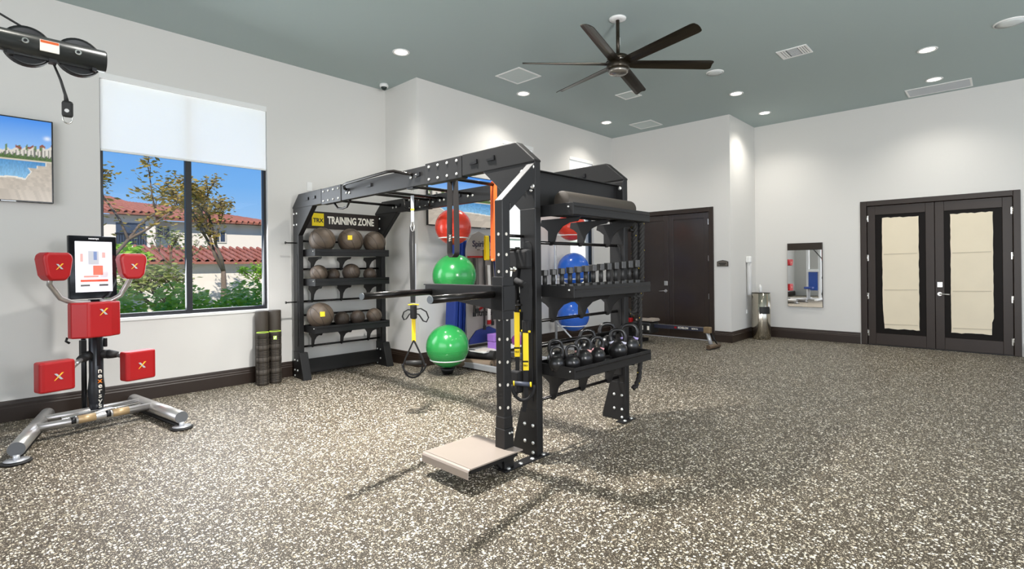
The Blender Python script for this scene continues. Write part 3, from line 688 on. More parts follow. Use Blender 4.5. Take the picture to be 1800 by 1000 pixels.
# battle rope on the far upright
ROPE = mat('black_rope', '1a1816', .75, bump=(200, .3, .003))
def twist(path, R_, name, parent):
    # resample
    P = [Vector(p) for p in path]; pts = []
    for i in range(len(P) - 1):
        n_ = max(2, int((P[i + 1] - P[i]).length / .016))
        for k in range(n_): pts.append(P[i].lerp(P[i + 1], k / n_))
    pts.append(P[-1]); L_ = 0; fr = []
    for i, p in enumerate(pts):
        t = (pts[min(i + 1, len(pts) - 1)] - pts[max(i - 1, 0)]).normalized()
        if i: L_ += (p - pts[i - 1]).length
        a_ = Vector((1, 0, 0)) if i == 0 else fr[-1][1]
        a_ = (a_ - t * a_.dot(t)).normalized(); fr.append((p, a_, t.cross(a_), L_))
    m = MB(); my = MB()
    for k in range(3):
        m.tube([p + (a * math.cos(l * 52 + k * 2.094) + b * math.sin(l * 52 + k * 2.094)) * R_ * .5 for p, a, b, l in fr], R_ * .62, 6)
    o = m.build(name, ROPE, parent)
    for i in range(3, len(fr), 5):
        p, a, b, l = fr[i]; q = p + (a * math.cos(l * 52) + b * math.sin(l * 52)) * R_ * .98
        my.sphere(q, .0042, 6, 4)
    my.build('yellow_fleck', YEL, o, kind='stuff'); return o
o = thing('battle_rope', 'thick black battle rope with yellow flecks coiled on the far post', 'rope', at(1.30, -.02, 0), -TH)
def arc(c, r, a0, a1, n=12): return [(c[0] + c[3] * r * math.cos(a0 + (a1 - a0) * i / n), c[1] - c[4] * r * math.cos(a0 + (a1 - a0) * i / n), c[2] + r * math.sin(a0 + (a1 - a0) * i / n)) for i in range(n + 1)]
k7 = .7
twist(arc((0.03, .0, 1.74, k7, k7), .06, PI, 0) + arc((.03, 0, 1.14, k7, k7), .05, 0, -PI), .028, 'rope_coil', o)
twist([(.0, .0, 1.74), (.0, 0, 1.14)] and arc((.0, .03, 1.71, k7, k7), .04, PI, 0) + arc((.0, .03, .98, k7, k7), .035, 0, -PI), .028, 'rope_coil', o)
twist([(0.05, -.03, 1.2), (.05, -.03, .5), (.04, -.02, .36), (.02, .0, .29), (-.0, .02, .27)], .022, 'rope_tail', o)
MB().cyl((-.06, 0, 1.69), .014, .12, 'x', 10).build('rope_hook', TUBE, o)

# ------------------------------------------------------------------ foam rollers by the window
def grooved(loc, label, tagged):
    o = thing('foam_roller', label, 'foam roller', loc, 0, 'grooved black foam rollers')
    prof = [(.001, .625), (.05, .625), (.066, .622), (.071, .612)]
    z = .61
    for i in range(4):
        prof += [(.071, z), (.071, z - .055)]; z -= .055
        for k in range(5): prof += [(.066, z - .004), (.066, z - .009), (.071, z - .012), (.071, z - .018)]; z -= .018
    prof += [(.071, .01), (.066, .002), (.001, 0)]
    MB().lathe(list(reversed(prof)), 28).build('roller_body', FOAM, o)
    MB().lathe([(.056, .624), (.064, .628), (.069, .622)], 28, caps=False).build('green_rim', mat('lime_rim', 'a8c83a', .5), o)
    m = MB()
    for a in (-2.6, -1.9, -1.2): m.box(.0695, .0735, -.002, .002, .01, .60, M=Matrix.Rotation(a, 4, 'Z'))
    m.build('ribs', BLACKR, o)
    if tagged:
        a = math.atan2(-loc[1], -loc[0]); Mt = Matrix.Rotation(a, 4, 'Z')
        MB().box(.0715, .0745, -.02, .02, .53, .575, M=Mt).build('green_label', mat('label_green', 'b4cf62', .5), o)
        MB().box(.0745, .0755, -.012, .0, .537, .556, M=Mt).box(.0745, .0755, .0, .012, .55, .57, M=Mt).build('label_mark', PRINTW, o)
    return o
grooved((2.435, 6.42, 0), 'short grooved black foam roller, the left one, before the tall pair', False)
grooved((2.585, 6.43, 0), 'short grooved black foam roller with small green label, beside its twin', True)
for x, lb in ((2.478, 'tall smooth black foam roller standing left against the window wall'), (2.632, 'tall smooth black foam roller standing right, nearer the rig')):
    o = tag(MB().lathe([(.001, 0), (.068, 0), (.074, .006), (.074, .862), (.07, .868), (.001, .868)], 32).build('foam_roller', FOAM), lb, 'foam roller', 'tall smooth foam rollers'); o.location = (x, 6.558, 0)

# ------------------------------------------------------------------ boxing machine
BO = Vector((.797, 5.987, 0)); A0 = math.radians(15.3)
bx = thing('boxing_machine', 'interactive boxing machine with red strike pads and touch screen', 'boxing machine', (BO.x, BO.y, 0), A0)
# local frame: x along e1, y = -n (towards wall), so pads are at negative y
def WL(x, y, z):
    dx, dy = x - BO.x, y - BO.y; return (dx * math.cos(A0) + dy * math.sin(A0), -dx * math.sin(A0) + dy * math.cos(A0), z)
GUN = mat('gunmetal_tube', 'b4b1ae', .3, metal=.8)
DARKP = mat('dark_column', '34363a', .3, metal=.5)
for a, b, lb in (((.50, 6.24, .10), (.245, 5.17, .10), 'l'), ((1.14, 6.27, .10), (1.285, 5.19, .10), 'r')):
    f_ = MB().tube([WL(*a), WL(*b)], .052, 24).build('foot_tube', GUN, bx)
    a_, b_ = Vector(WL(*a)), Vector(WL(*b)); dv = (b_ - a_).normalized()
    MB().tube([b_, b_ + dv * .004], .05, 24).build('end_cap', mat('cap_dark_grey', '5b5d60', .5), f_)
    c = b_ + dv * .0
    MB().lathe([(.001, 0), (.085, 0), (.088, .006), (.085, .014), (.001, .016)], 24, Matrix.Translation((c.x, c.y, .004))).build('foot_pad', BLACKR, f_)
    MB().lathe([(.07, .018), (.072, .021), (.001, .022)], 24, Matrix.Translation((c.x, c.y, .004))).cyl((c.x, c.y, .02), .02, .04).build('pad_plate', SILVER, f_)
    MB().tube([(a_.x, a_.y, .02), (c.x, c.y, .018)], .016, 8).build('floor_runner', BLACKR, f_)
for a, b, r, mm in (((.39, 5.66, .115), (1.19, 5.77, .115), .033, GUN), ((.44, 5.95, .115), (1.16, 6.06, .115), .033, GUN), ((.55, 5.80, .12), (1.12, 5.90, .12), .022, CHROME)):
    MB().tube([WL(*a), WL(*b)], r, 18).build('cross_tube', mm, bx)
for f0, f1 in ((.32, .47), (.62, .77)):
    p = Vector(WL(.39, 5.66, .118)); q = Vector(WL(1.19, 5.77, .118))
    MB().tube([p.lerp(q, f0), p.lerp(q, f1)], .035, 18).build('tan_sleeve', mat('tan_metal', 'b69b74', .4, metal=.4), bx)
    MB().tube([p.lerp(q, f0 - .06), p.lerp(q, f0 - .02)], .0345, 18).build('tube_clamp', STEELD, bx)
MB().box(-.12, .12, -.09, .10, .09, .125).build('column_base', SILVER, bx, bevel=.006)
MB().lathe([(.052, .12), (.055, .2), (.063, .26), (.066, .3), (.060, .36), (.055, .42), (.055, 1.12)], 28, Matrix.Translation((.018, 0, 0)) @ Matrix.Diagonal((1, .8, 1, 1))).build('column', DARKP, bx)
MB().tube([(-.05, .06, .12), (-.05, .06, .85)], .02, 12).build('rear_column', STEELD, bx)
MB().box(.005, .03, -.047, -.035, .52, .80).build('column_slot', STEELD, bx)
for i, ch in enumerate('nexersys'):
    zc = .475 - i * .045
    text_mesh('lettering', ch, .062, PRINTW if ch != 'x' else mat('print_orange', 'e8842a', .5), bx, basis((.022, -.0555 if i < 3 or i > 7 else -.0585, zc), (1, 0, 0), (0, 0, 1)), bold=.001, xs=1.1)
YM = mat('x_yellow', 'e9b93a', .4); SM = mat('x_silver', 'b9c0c6', .35, metal=.3)
def xmark(parent, c, w, ny, ang=0.):
    M_ = Matrix.Translation(c) @ Matrix.Rotation(ang, 4, 'Z')
    MB().prism([(-w * .5, w * .42), (-w * .2, w * .42), (w * .5, -w * .42), (w * .2, -w * .42)], 'y', -.002, .006, M=M_).build('x_mark_silver', SM, parent)
    MB().prism([(w * .55, w * .5), (w * .32, w * .5), (-w * .5, -w * .5), (-w * .42, -w * .5)], 'y', -.003, .006, M=M_).build('x_mark_yellow', YM, parent)
# head pads
hp = [(-.055, -.115), (.055, -.115), (.085, -.07), (.105, .06), (.098, .10), (.07, .115), (-.07, .115), (-.098, .10), (-.105, .06), (-.085, -.07)]
for cx, ang in ((-.385, .14), (.178, -.14)):
    Mp = Matrix.Translation((cx, -.28, 1.415)) @ Matrix.Rotation(ang, 4, 'Z')
    p_ = MB().prism(hp, 'y', -.07, .07, M=Mp).build('head_pad', RED, bx, bevel=.022, seg=4)
    xmark(p_, (cx + math.sin(ang) * .07, -.28 - .072, 1.415), .05, -1, ang)
# arms
for pts in ([(-.385, -.22, 1.33), (-.38, -.18, 1.27), (-.30, -.16, 1.15), (-.2, -.14, 1.10), (-.08, -.12, 1.10)], [(.20, -.22, 1.33), (.205, -.18, 1.28), (.14, -.16, 1.15), (.08, -.14, 1.11), (.0, -.12, 1.10)]):
    MB().tube(pts, .021, 14).build('pad_arm', GUN, bx)
# chest pad
cp = [(-.245, -.13), (-.245, -.20), (-.15, -.275), (.02, -.275), (.115, -.22), (.125, -.13)]
p_ = MB().prism(cp, 'z', .80, 1.105).build('chest_pad', RED, bx, bevel=.014, seg=3)
xmark(p_, (-.04, -.277, 1.02), .06, -1)
MB().box(-.12, .06, -.13, .0, .88, 1.04).build('pad_mount', STEELD, bx, bevel=.006)
MB().tube([(-.24, -.12, .81), (-.25, -.12, .78), (-.225, -.12, .76)], .01, 8).build('adjust_lever', STEELD, bx)
# knee pads
for x0, x1, z0, z1 in ((-.505, -.268, .405, .65), (.10, .35, .382, .645)):
    cx = (x0 + x1) / 2
    p_ = MB().prism([(x0, -.22), (x0, -.33), (x0 + .03, -.345), (x1 - .03, -.345), (x1, -.33), (x1, -.22)], 'z', z0, z1).build('knee_pad', RED, bx, bevel=.016, seg=3)
    xmark(p_, (cx, -.347, (z0 + z1) / 2 - .0), .06, -1)
for sgn, x1 in ((-1, -.27), (1, .20)):
    MB().tube([(.0 + sgn * .04, .0, .62), (sgn * .09, -.05, .615)], .04, 16).tube([(sgn * .09, -.05, .615), (sgn * .12, -.08, .61), (sgn * .15, -.1, .605)], [.042, .036, .026], 16).build('bellows_joint', BLACKR, bx)
    MB().tube([(sgn * .14, -.1, .605), (x1, -.24, .56)], .021, 12).build('pad_arm', GUN, bx)
MB().box(-.1, -.06, -.02, .03, .62, .76).build('bracket', STEELD, bx, bevel=.004); MB().box(.075, .1, -.02, .03, .68, .76).build('bracket', STEELD, bx, bevel=.004)
# touch screen: slightly yawed
Ms = Matrix.Translation((-.012, -.05, 1.405)) @ Matrix.Rotation(-.02, 4, 'X')
MB().box(-.185, .178, .0, .035, -.275, .285, M=Ms).build('screen_case', mat('gloss_black', '15171a', .08), bx, bevel=.006)
sc = MB().box(-.14, .14, -.004, .0, -.215, .235, M=Ms).build('screen', mat('screen_white', 'eeeef6', .3, emit=.75), bx, label='lit touch screen with pale picture and red bar')
def emis(n, c, e=.7): return mat(n, c, .4, emit=e)
def sbox(nm, x0, x1, z0, z1, mm, y=-.006): MB().box(x0, x1, y, -.003, z0, z1, M=Ms).build(nm, mm, sc)
sbox('picture', -.105, .105, -.09, .185, emis('pic_grey', 'd5d2da'))
sbox('picture_screen', -.045, .035, .03, .15, emis('pic_mid', 'a9adb4'), -.0065)
sbox('picture_figure', -.005, .02, .07, .145, emis('pic_blue', '6d7fa6'), -.007)
sbox('picture_pad', -.01, .065, -.065, .02, emis('pic_red', 'cf6a58'), -.007)
sbox('picture_pad', -.105, -.085, .055, .125, emis('pic_pink', 'dd9c98'), -.007); sbox('picture_pad', .06, .085, .09, .14, emis('pic_pink', 'dd9c98'), -.007)
sbox('caption', -.08, .03, -.085, -.07, emis('pic_red2', 'd98a80'), -.0075)
sbox('red_button', -.105, .105, -.125, -.105, emis('btn_red', 'd0503c'))
sbox('dark_button', -.105, -.035, -.165, -.148, emis('btn_dark', '5a5a5a')); sbox('dark_button', .035, .105, -.165, -.148, emis('btn_dark', '5a5a5a'))
text_mesh('lettering', 'nexersys', .022, emis('lt', 'e8e8ea', .5), sc, Ms @ basis((0, -.001, .262), (1, 0, 0), (0, 0, 1)), bold=.0004)

# ------------------------------------------------------------------ cable machine arm (upper left)
cm = thing('cable_machine', 'black tubular cable machine arm with two pulleys and hanging clip', 'cable machine', (-1.3, 2.875, 0))
def C(x, y, z): return (x + 1.3, y - 2.875, z)
zc = 2.3
MB().tube([C(-1.3, 2.875, zc), C(.43, 2.875, zc)], .046, 28).build('boom', mat('boom_paint', '3c3e3d', .3, metal=.4), cm)
MB().tube([C(.43, 2.875, zc), C(.434, 2.875, zc)], .043, 28).build('end_cap', BLACKR, cm)
MB().box(-.06, .06, -.05, .05, 0, 2.42).build('column', STEEL, cm, bevel=.01)
MB().box(-.35, .35, -.4, .4, 0, .05).build('base', STEEL, cm, bevel=.01)
for x in (.172, .335):
    p_ = MB().lathe([(.001, -.012), (.07, -.012), (.08, -.014), (.076, -.004), (.076, .004), (.08, .014), (.07, .012), (.001, .012)], 36, Matrix.Translation(C(x + .01, 2.90, zc)) @ Matrix.Rotation(PI / 2, 4, 'X')).build('pulley', mat('pulley_black', '181819', .35), cm)
    MB().cyl(C(x - .0, 2.822, zc + .0), .011, .012, 'y', 14).build('axle_bolt', CHROME, cm)
    MB().cyl(C(x, 2.8195, zc + .0), .006, .003, 'y', 8).build('bolt_socket', STEELD, cm)
MB().box(*[v for v in (C(.215, 0, 0)[0], C(.275, 0, 0)[0])], 2.826 - 2.875, 2.832 - 2.875, zc - .025, zc + .02).build('warning_label', PRINTW, cm)
MB().box(C(.217, 0, 0)[0], C(.273, 0, 0)[0], 2.8245 - 2.875, 2.8265 - 2.875, zc + .008, zc + .018).build('label_stripe', OB, cm)
MB().box(C(.12, 0, 0)[0], C(.14, 0, 0)[0], -.02, .02, zc - .055, zc - .04).box(C(.245, 0, 0)[0], C(.27, 0, 0)[0], -.02, .02, zc - .055, zc - .04).box(C(.385, 0, 0)[0], C(.40, 0, 0)[0], -.02, .02, zc - .055, zc - .04).build('guard_tabs', STEELD, cm, kind='stuff')
MB().tube([C(-.35, 2.9, 2.66), C(.0, 2.9, 2.47), C(.10, 2.9, 2.41), C(.17, 2.9, 2.376), C(.21, 2.9, 2.365)], .0045, 8).build('cable', BLACKR, cm)
cb = MB().tube([C(.262, 2.90, 2.255), C(.285, 2.9, 2.19), C(.30, 2.9, 2.13), C(.304, 2.9, 2.1)], [.004, .005, .006, .009], 8).build('cable', BLACKR, cm)
MB().box(C(.287, 0, 0)[0], C(.325, 0, 0)[0], .01, .035, 2.035, 2.105).build('cable_stop', BLACKR, cb, bevel=.01)
MB().cyl(C(.302, 2.881, 2.06), .008, .006, 'y', 12).tube([C(.306 + .016 * math.cos(a), 2.9, 2.032 + .022 * math.sin(a)) for a in [2 * PI * i / 16 for i in range(16)]], .003, 6, closed=True).build('clip_ring', CHROME, cb)

# weight machine behind the boxing machine, outside the frame but seen in the mirror
wm = thing('weight_machine', 'white and blue weight machine seen only in the wall mirror', 'weight machine', (-1.3, 5.35, 0))
for y_ in (-.28, .12): MB().box(-.06, .06, y_ - .045, y_ + .045, .05, 2.1).build('upright', WHITE, wm, bevel=.01)
MB().box(-.45, .75, -.36, -.26, 0, .06).box(-.45, .75, .1, .2, 0, .06).box(-.1, .0, -.36, .2, 0, .06).build('base_frame', WHITE, wm, bevel=.005)
MB().box(-.05, .05, -.30, .15, 2.05, 2.14).build('top_beam', WHITE, wm, bevel=.01)
MB().box(.02, .12, -.22, .08, .35, 1.05).build('weight_shroud', mat('shroud_blue', '2b4f9c', .35), wm, bevel=.015)
MB().box(.0, .14, -.26, .12, 1.05, 1.16).build('shroud_cap', WHITE, wm, bevel=.02)
MB().box(.3, .6, -.16, .12, .42, .50).build('seat', mat('seat_blue', '27428a', .5), wm, bevel=.02)
MB().box(.42, .48, -.05, .02, .05, .42).build('seat_post', SILVER, wm)
MB().tube([(.1, -.1, 1.9), (.45, -.45, 1.55), (.5, -.5, 1.3)], .018, 8).build('arm', STEELD, wm)

# ------------------------------------------------------------------ televisions with a pool picture
def pool(u, v):
    # u,v in 0..1, v up
    r = random.Random(int(u * 300) * 1009 + int(v * 170)).random()
    r2 = random.Random(int(u * 60) * 31 + int(v * 40)).random()
    if v > .50:
        sky = [hexc('3f8be6'), hexc('9cc8f2')]; q = min(1, (1 - v) / .5)
        c = [sky[0][i] * (1 - q) + sky[1][i] * q for i in range(3)]
        hz = .60 + .08 * u + .012 * math.sin(u * 40)
        cl = math.exp(-((u - .92) / .06) ** 2 - ((v - .79) / .025) ** 2)
        c = [a + (1 - a) * .7 * cl for a in c]
        if v < hz + .03 and u > .35 and int(u * 9) % 2: 
            if v > hz: return hexc('8a4a38')[:3]
        if v < hz: 
            if int(u * 46) % 3 == 1 and .54 < v < hz - .03: return hexc('6a6a66')[:3]
            c = list(hexc('d8d2c8')[:3])
        if v < .545 + .03 * math.sin(u * 33) ** 2: return tuple(x * (.5 + .8 * r) for x in hexc('4d6b2f')[:3])
        for tx in (.18, .42, .55, .70, .80):
            if (u - tx) ** 2 * 3 + (v - .62 - .05 * tx) ** 2 < .0011 * (1 + r): return tuple(x * (.5 + r) for x in hexc('5f7a49')[:3])
            if abs(u - tx) < .004 and .5 < v < .62: return hexc('6b5d4c')[:3]
        return tuple(c)
    edge = .27 + .02 * math.sin(u * 6)
    xr = .88 if v > .44 else (.72 if v > .41 else .50 + (v - .27) * -.0 + .22 * (1 - abs(v - .36) / .1) * .5)
    if v > .485: return hexc('cfc6b4')[:3]
    if v > edge and u < xr:
        q = (v - edge) / .22; c0 = hexc('7fb6dc'); c1 = hexc('3f86bf')
        return tuple((c0[i] * (1 - q) + c1[i] * q) * (.85 + .3 * r2) for i in range(3))
    if v > edge - .02 and u < xr + .02: return hexc('e6e0d4')[:3]
    b = .86 + .22 * random.Random(int((u + v * .6) * 18) * 7 + int(v * v * 60)).random()
    return tuple(x * b for x in hexc('bdb2a4')[:3])
pm = bpy.data.materials.new('screen_picture'); pm.use_nodes = True; pn = pm.node_tree; pb = pn.nodes['Principled BSDF']
at_ = pn.nodes.new('ShaderNodeAttribute'); at_.attribute_name = 'pic'
pb.inputs['Base Color'].default_value = (.01, .01, .01, 1); pb.inputs['Roughness'].default_value = .2
pn.links.new(at_.outputs['Color'], pb.inputs['Emission Color']); pb.inputs['Emission Strength'].default_value = 1.0
def television(name, label, x0, x1, z0, z1, y, umap=lambda u: u):
    o = thing(name, label, 'television', ((x0 + x1) / 2, y, z0))
    w = (x1 - x0) / 2; h = z1 - z0
    MB().box(-w, w, -.045, -.008, 0, h).build('case', mat('tv_black', '0c0c0e', .25), o, bevel=.004)
    MB().box(-.2, .2, -.008, -.0, h * .3, h * .7).box(-.1, .1, -.0, .024, h * .4, h * .6).build('wall_bracket', STEELD, o)
    NX, NY = 200, 112; vs = []; cs = []; fs = []
    for j in range(NY + 1):
        for i in range(NX + 1):
            vs.append((-w + .012 + (2 * w - .024) * i / NX, -.0465, .014 + (h - .026) * j / NY)); cs.append((*pool(umap(i / NX), j / NY), 1))
    fs = [(j * (NX + 1) + i, j * (NX + 1) + i + 1, (j + 1) * (NX + 1) + i + 1, (j + 1) * (NX + 1) + i) for j in range(NY) for i in range(NX)]
    s_ = MB().add(vs, fs).build('screen', pm, o)
    ca = s_.data.color_attributes.new('pic', 'FLOAT_COLOR', 'POINT')
    ca.data.foreach_set('color', [x for c in cs for x in c])
    MB().box(w - .36, w - .26, -.05, -.044, .0, .008).build('maker_badge', SILVER, o)
    return o
television('television', 'wall television at the left edge showing a swimming pool', -.80, .588, 2.022, 2.804, YL - .025, umap=lambda u: u * 3.6 - 2.6)
television('television', 'wall television behind the rig above the ball rack showing a pool', 4.43, 5.80, 1.965, 2.735, Y2 - .025, umap=lambda u: .72 - u * .9)

# ------------------------------------------------------------------ ceiling fixtures
EMIT = mat('lamp_lens', 'fff6e6', .4, emit=14)
vps = ['above the left window wall', 'over the ball rack side, left of the fan', 'in far corner near the back wall vent', 'to the right behind the fan', 'nearest the right return wall corner', 'at right, third from the glazed door', 'just beside the long wall vent']
for i, (x, y) in enumerate(LIGHTPOS + HIDDENLIGHTS):
    if i < len(LIGHTPOS):
        o = thing('ceiling_light', 'round recessed ceiling downlight ' + vps[i], 'ceiling light', (x, y, ZC), 0, 'recessed ceiling downlights')
        MB().lathe([(.075, -.001), (.10, -.001), (.105, -.006), (.1, -.012), (.085, -.014), (.075, -.006)], 28, caps=False).build('trim_ring', WHITE, o)
        MB().lathe([(.076, -.005), (.001, -.0052)], 24).build('lens', EMIT, o)
    l_ = lamp('SPOT', 'downlight_beam', (x, y, ZC - .03), SPOT_W, (1, .95, .87), .07, target=(x, y, 0), angle=2.3, blend=.9)
def disc(x, y, r, lb, nm='ceiling_speaker', ct='speaker'):
    o = thing(nm, lb, ct, (x, y, ZC))
    MB().lathe([(r, 0), (r, -.006), (r * .93, -.012), (r * .9, -.012)], 32, caps=False).build('rim', WHITE, o)
    MB().lathe([(r * .9, -.0105), (r * .5, -.013), (r * .42, -.016), (.001, -.017)], 32).build('grille', mat('grille_white', 'd9dedd', .6, bump=(300, .3, .001)), o)
disc(7.087, 2.86, .115, 'round white ceiling speaker behind a fan blade tip'); disc(7.924, -.062, .145, 'round white ceiling speaker at upper right edge')
def vent(x0, x1, y0, y1, lb, kind):
    o = thing('ceiling_vent', lb, 'vent', ((x0 + x1) / 2, (y0 + y1) / 2, ZC)); w, h = (x1 - x0) / 2, (y1 - y0) / 2; f = .025
    MB().box(-w, w, -h, -h + f, -.01, 0).box(-w, w, h - f, h, -.01, 0).box(-w, -w + f, -h + f, h - f, -.01, 0).box(w - f, w, -h + f, h - f, -.01, 0).build('frame', WHITE, o, bevel=.003)
    if kind == 'perf': MB().box(-w + f, w - f, -h + f, h - f, -.006, 0).build('perforated_plate', mat('perforated', 'c9d4d2', .7, bump=(250, .5, .002)), o)
    elif kind == 'louver':
        MB().box(-w + f, w - f, -h + f, h - f, -.002, 0).build('backing', mat('vent_dark', '4c5254', .7), o)
        for g_, (a0, a1, vert) in enumerate(((-1, -.45, 1), (-.4, .4, 0), (.45, 1, 1))):
            ya, yb = a0 * (h - f), a1 * (h - f)
            nn = 3 if vert else 6
            for k in range(nn):
                if vert: yy = ya + (yb - ya) * (k + .5) / nn; MB().box(-w + f, w - f, yy - .006, yy + .012, -.009, -.003).build('slat', WHITE, o)
                else: xx = -w + f + (2 * w - 2 * f) * (k + .5) / nn; MB().box(xx - .008, xx + .016, ya, yb, -.009, -.003).build('slat', mat('slat_grey', 'c3c6c8', .5), o)
    else:
        MB().box(-w + f, w - f, -h + f, h - f, -.002, 0).build('backing', mat('vent_grey', '8e9898', .7), o)
        m = MB()
        for k in range(26): xx = -w + f + (2 * w - 2 * f) * (k + .5) / 26; m.box(xx - .003, xx + .004, -h + f, h - f, -.008, -.002)
        m.build('slats', mat('slat_grey', 'c3c6c8', .5), o, kind='stuff')
vent(5.04, 5.495, 4.62, 5.07, 'square perforated ceiling vent left of the fan', 'perf')
vent(6.915, 7.225, 4.05, 4.34, 'small square ceiling vent partly hidden behind a fan blade', 'perf')
vent(8.55, 9.0, 4.62, 5.075, 'square perforated ceiling vent in the far corner', 'perf')
vent(6.945, 7.26, 1.705, 2.045, 'small louvred ceiling vent right of the fan', 'louver')
vent(9.9, 10.36, .325, 1.094, 'long narrow ceiling vent along the right wall', 'long')
o = thing('security_camera', 'small white dome security camera in the ceiling corner', 'camera', (4.148, 6.428, ZC))
MB().lathe([(.062, 0), (.062, -.03), (.055, -.045), (.045, -.045)], 24).build('housing', WHITE, o)
MB().sphere((0, 0, -.045), .043, 20, 12).build('dome', mat('smoked_dome', '1d2a28', .1), o)
# fan
FB = mat('fan_bronze', '322c22', .3, metal=.6)
fan = thing('ceiling_fan', 'six-bladed dark bronze ceiling fan on a downrod', 'ceiling fan', (4.80, 2.97, ZC))
MB().lathe([(.09, 0), (.088, -.012), (.05, -.02), (.001, -.02)], 28).build('ceiling_canopy', WHITE, fan)
MB().cyl((0, 0, -.42), .019, .41).build('downrod', FB, fan)
MB().box(.018, .024, -.012, .012, -.28, -.2).build('sticker', WHITE, fan)
MB().lathe([(.04, -.40), (.10, -.405), (.115, -.42), (.115, -.455), (.105, -.46), (.105, -.468), (.118, -.475), (.122, -.50), (.122, -.535), (.11, -.55), (.105, -.552)], 36).build('motor_housing', FB, fan)
MB().lathe([(.106, -.551), (.106, -.566), (.10, -.582), (.085, -.592), (.001, -.597)], 32).build('bottom_cap', mat('fan_cap', '8d8880', .25, metal=.7), fan)
MB().lathe([(.122, -.465), (.132, -.467), (.132, -.471), (.122, -.473)], 36, caps=False).build('chrome_ring', CHROME, fan)
for k in range(6):
    a = math.radians(16 + 60 * k)
    Mb = Matrix.Rotation(a, 4, 'Z') @ Matrix.Translation((0, 0, -.485)) @ Matrix.Rotation(math.radians(-19), 4, 'X')
    sec = [(-.068, .0), (-.035, .007), (0, .010), (.04, .007), (.07, 0)]
    m = MB(); vs = []; xs = [.11, .2, .5, .8, .97, 1.0, 1.015, 1.02]
    for x in xs:
        e_ = 1 if x < .99 else (.93 if x < 1.01 else (.8 if x < 1.018 else .6)); tw = (1 - x) * .15
        for (y, z) in sec + [(y, z - .006) for y, z in reversed(sec)]:
            vs.append((x, y * e_ * (1 if x > .15 else .8), z + y * tw))
    ns = len(sec) * 2
    fs = [(i * ns + j, i * ns + (j + 1) % ns, (i + 1) * ns + (j + 1) % ns, (i + 1) * ns + j) for i in range(len(xs) - 1) for j in range(ns)] + [tuple(range(ns)), tuple(reversed(range((len(xs) - 1) * ns, len(xs) * ns)))]
    m.add(vs, fs, False, Mb); m.build('blade', FB, fan, bevel=.001)

# ------------------------------------------------------------------ right wall things
mi = thing('wall_mirror', 'narrow wall mirror with dark beam reflection added on top beside the glazed doors', 'mirror', (XB, 2.631, .59))
MB().box(-.03, 0, -.284, .284, 0, 1.158).build('backing', WOOD, mi, bevel=.003)
MB().box(-.034, -.03, -.28, .28, .004, 1.154).build('glass', mat('mirror_glass', 'f2f2f2', .015, metal=1.), mi)
MB().box(-.036, -.034, -.28, .28, 1.03, 1.154).build('reflection_band', mat('reflection_dark', '2e251c', .25), mi, bevel=.001)  # dark strip over the glass, standing in for the rig beam's reflection
bn = thing('wipes_bin', 'tall stainless steel wipes dispenser bin in the corner', 'bin', (10.085, 3.265, 0))
MB().lathe([(.155, 0), (.16, .008), (.16, .835), (.15, .843), (.001, .843)], 40).build('body', STAIN, bn)
MB().lathe([(.161, .845), (.155, .852), (.05, .852), (.001, .85)], 40).build('lid', mat('lid_grey', '55504a', .3, metal=.6), bn)
# opening facing the room
vs = []; a0 = math.atan2(-3.265, -10.085) + .45
for z in (.47, .60):
    for i in range(13): a = a0 - .62 + 1.24 * i / 12; vs.append((.1625 * math.cos(a), .1625 * math.sin(a), z))
MB().add(vs, [(i, i + 1, 14 + i, 13 + i) for i in range(12)]).build('bin_opening', PRINTK, bn)
MB().tube([(0, 0, .85), (.01, .01, .90), (-.02, .0, .95), (-.015, .01, 1.0)], [.035, .028, .03, .008], 8).build('wipe', WHITE, bn)
cd = thing('cup_dispenser', 'tall pale tube dispenser on the right return wall above the bin', 'dispenser', (10.0, Y3, .8))
MB().box(-.05, .05, -.09, 0, .60, .72).build('head', WHITE, cd, bevel=.02)
MB().lathe([(.038, 0), (.042, .02), (.042, .6)], 20, Matrix.Translation((0, -.048, 0))).build('cup_tube', mat('grey_tube', 'c4c4c4', .2), cd)
MB().box(-.03, .03, -.012, 0, -.34, -.27).build('outlet_plate', WHITE, cd)
ds = thing('door_sign', 'small arched plaque sign beside the dark double door', 'sign', (X2, 3.625, 1.34))
SG = mat('plaque_grey', '6e675e', .4, metal=.3)
MB().prism([(-.10, 0), (.10, 0), (.10, .085), (.06, .10), (0, .112), (-.06, .10), (-.10, .085)], 'x', -.012, 0).build('plaque', STEELD, ds, bevel=.003)
MB().prism([(-.092, .008), (.092, .008), (.092, .08), (.056, .093), (0, .104), (-.056, .093), (-.092, .08)], 'x', -.014, -.012).build('plaque_face', SG, ds)
Mt = basis((-.0145, 0, .055), (0, -1, 0), (0, 0, 1))
MB().box(-.0155, -.014, -.065, .065, .045, .062).box(-.0155, -.014, -.05, .05, .022, .036).build('raised_text_bars', PRINTK, ds)
def plate(x, y, z, lb, ax='y', w=.07, h=.115):
    o = thing('wall_plate', lb, 'outlet', (x, y, z))
    if ax == 'y': MB().box(-w / 2, w / 2, -.008, 0, -h / 2, h / 2).build('cover', WHITE, o, bevel=.003); MB().box(-.015, .015, -.010, -.008, -.03, .03).build('insert', WHITE, o)
plate(3.142, YL, 2.46, 'small white wall plate above the left bay of the rig')

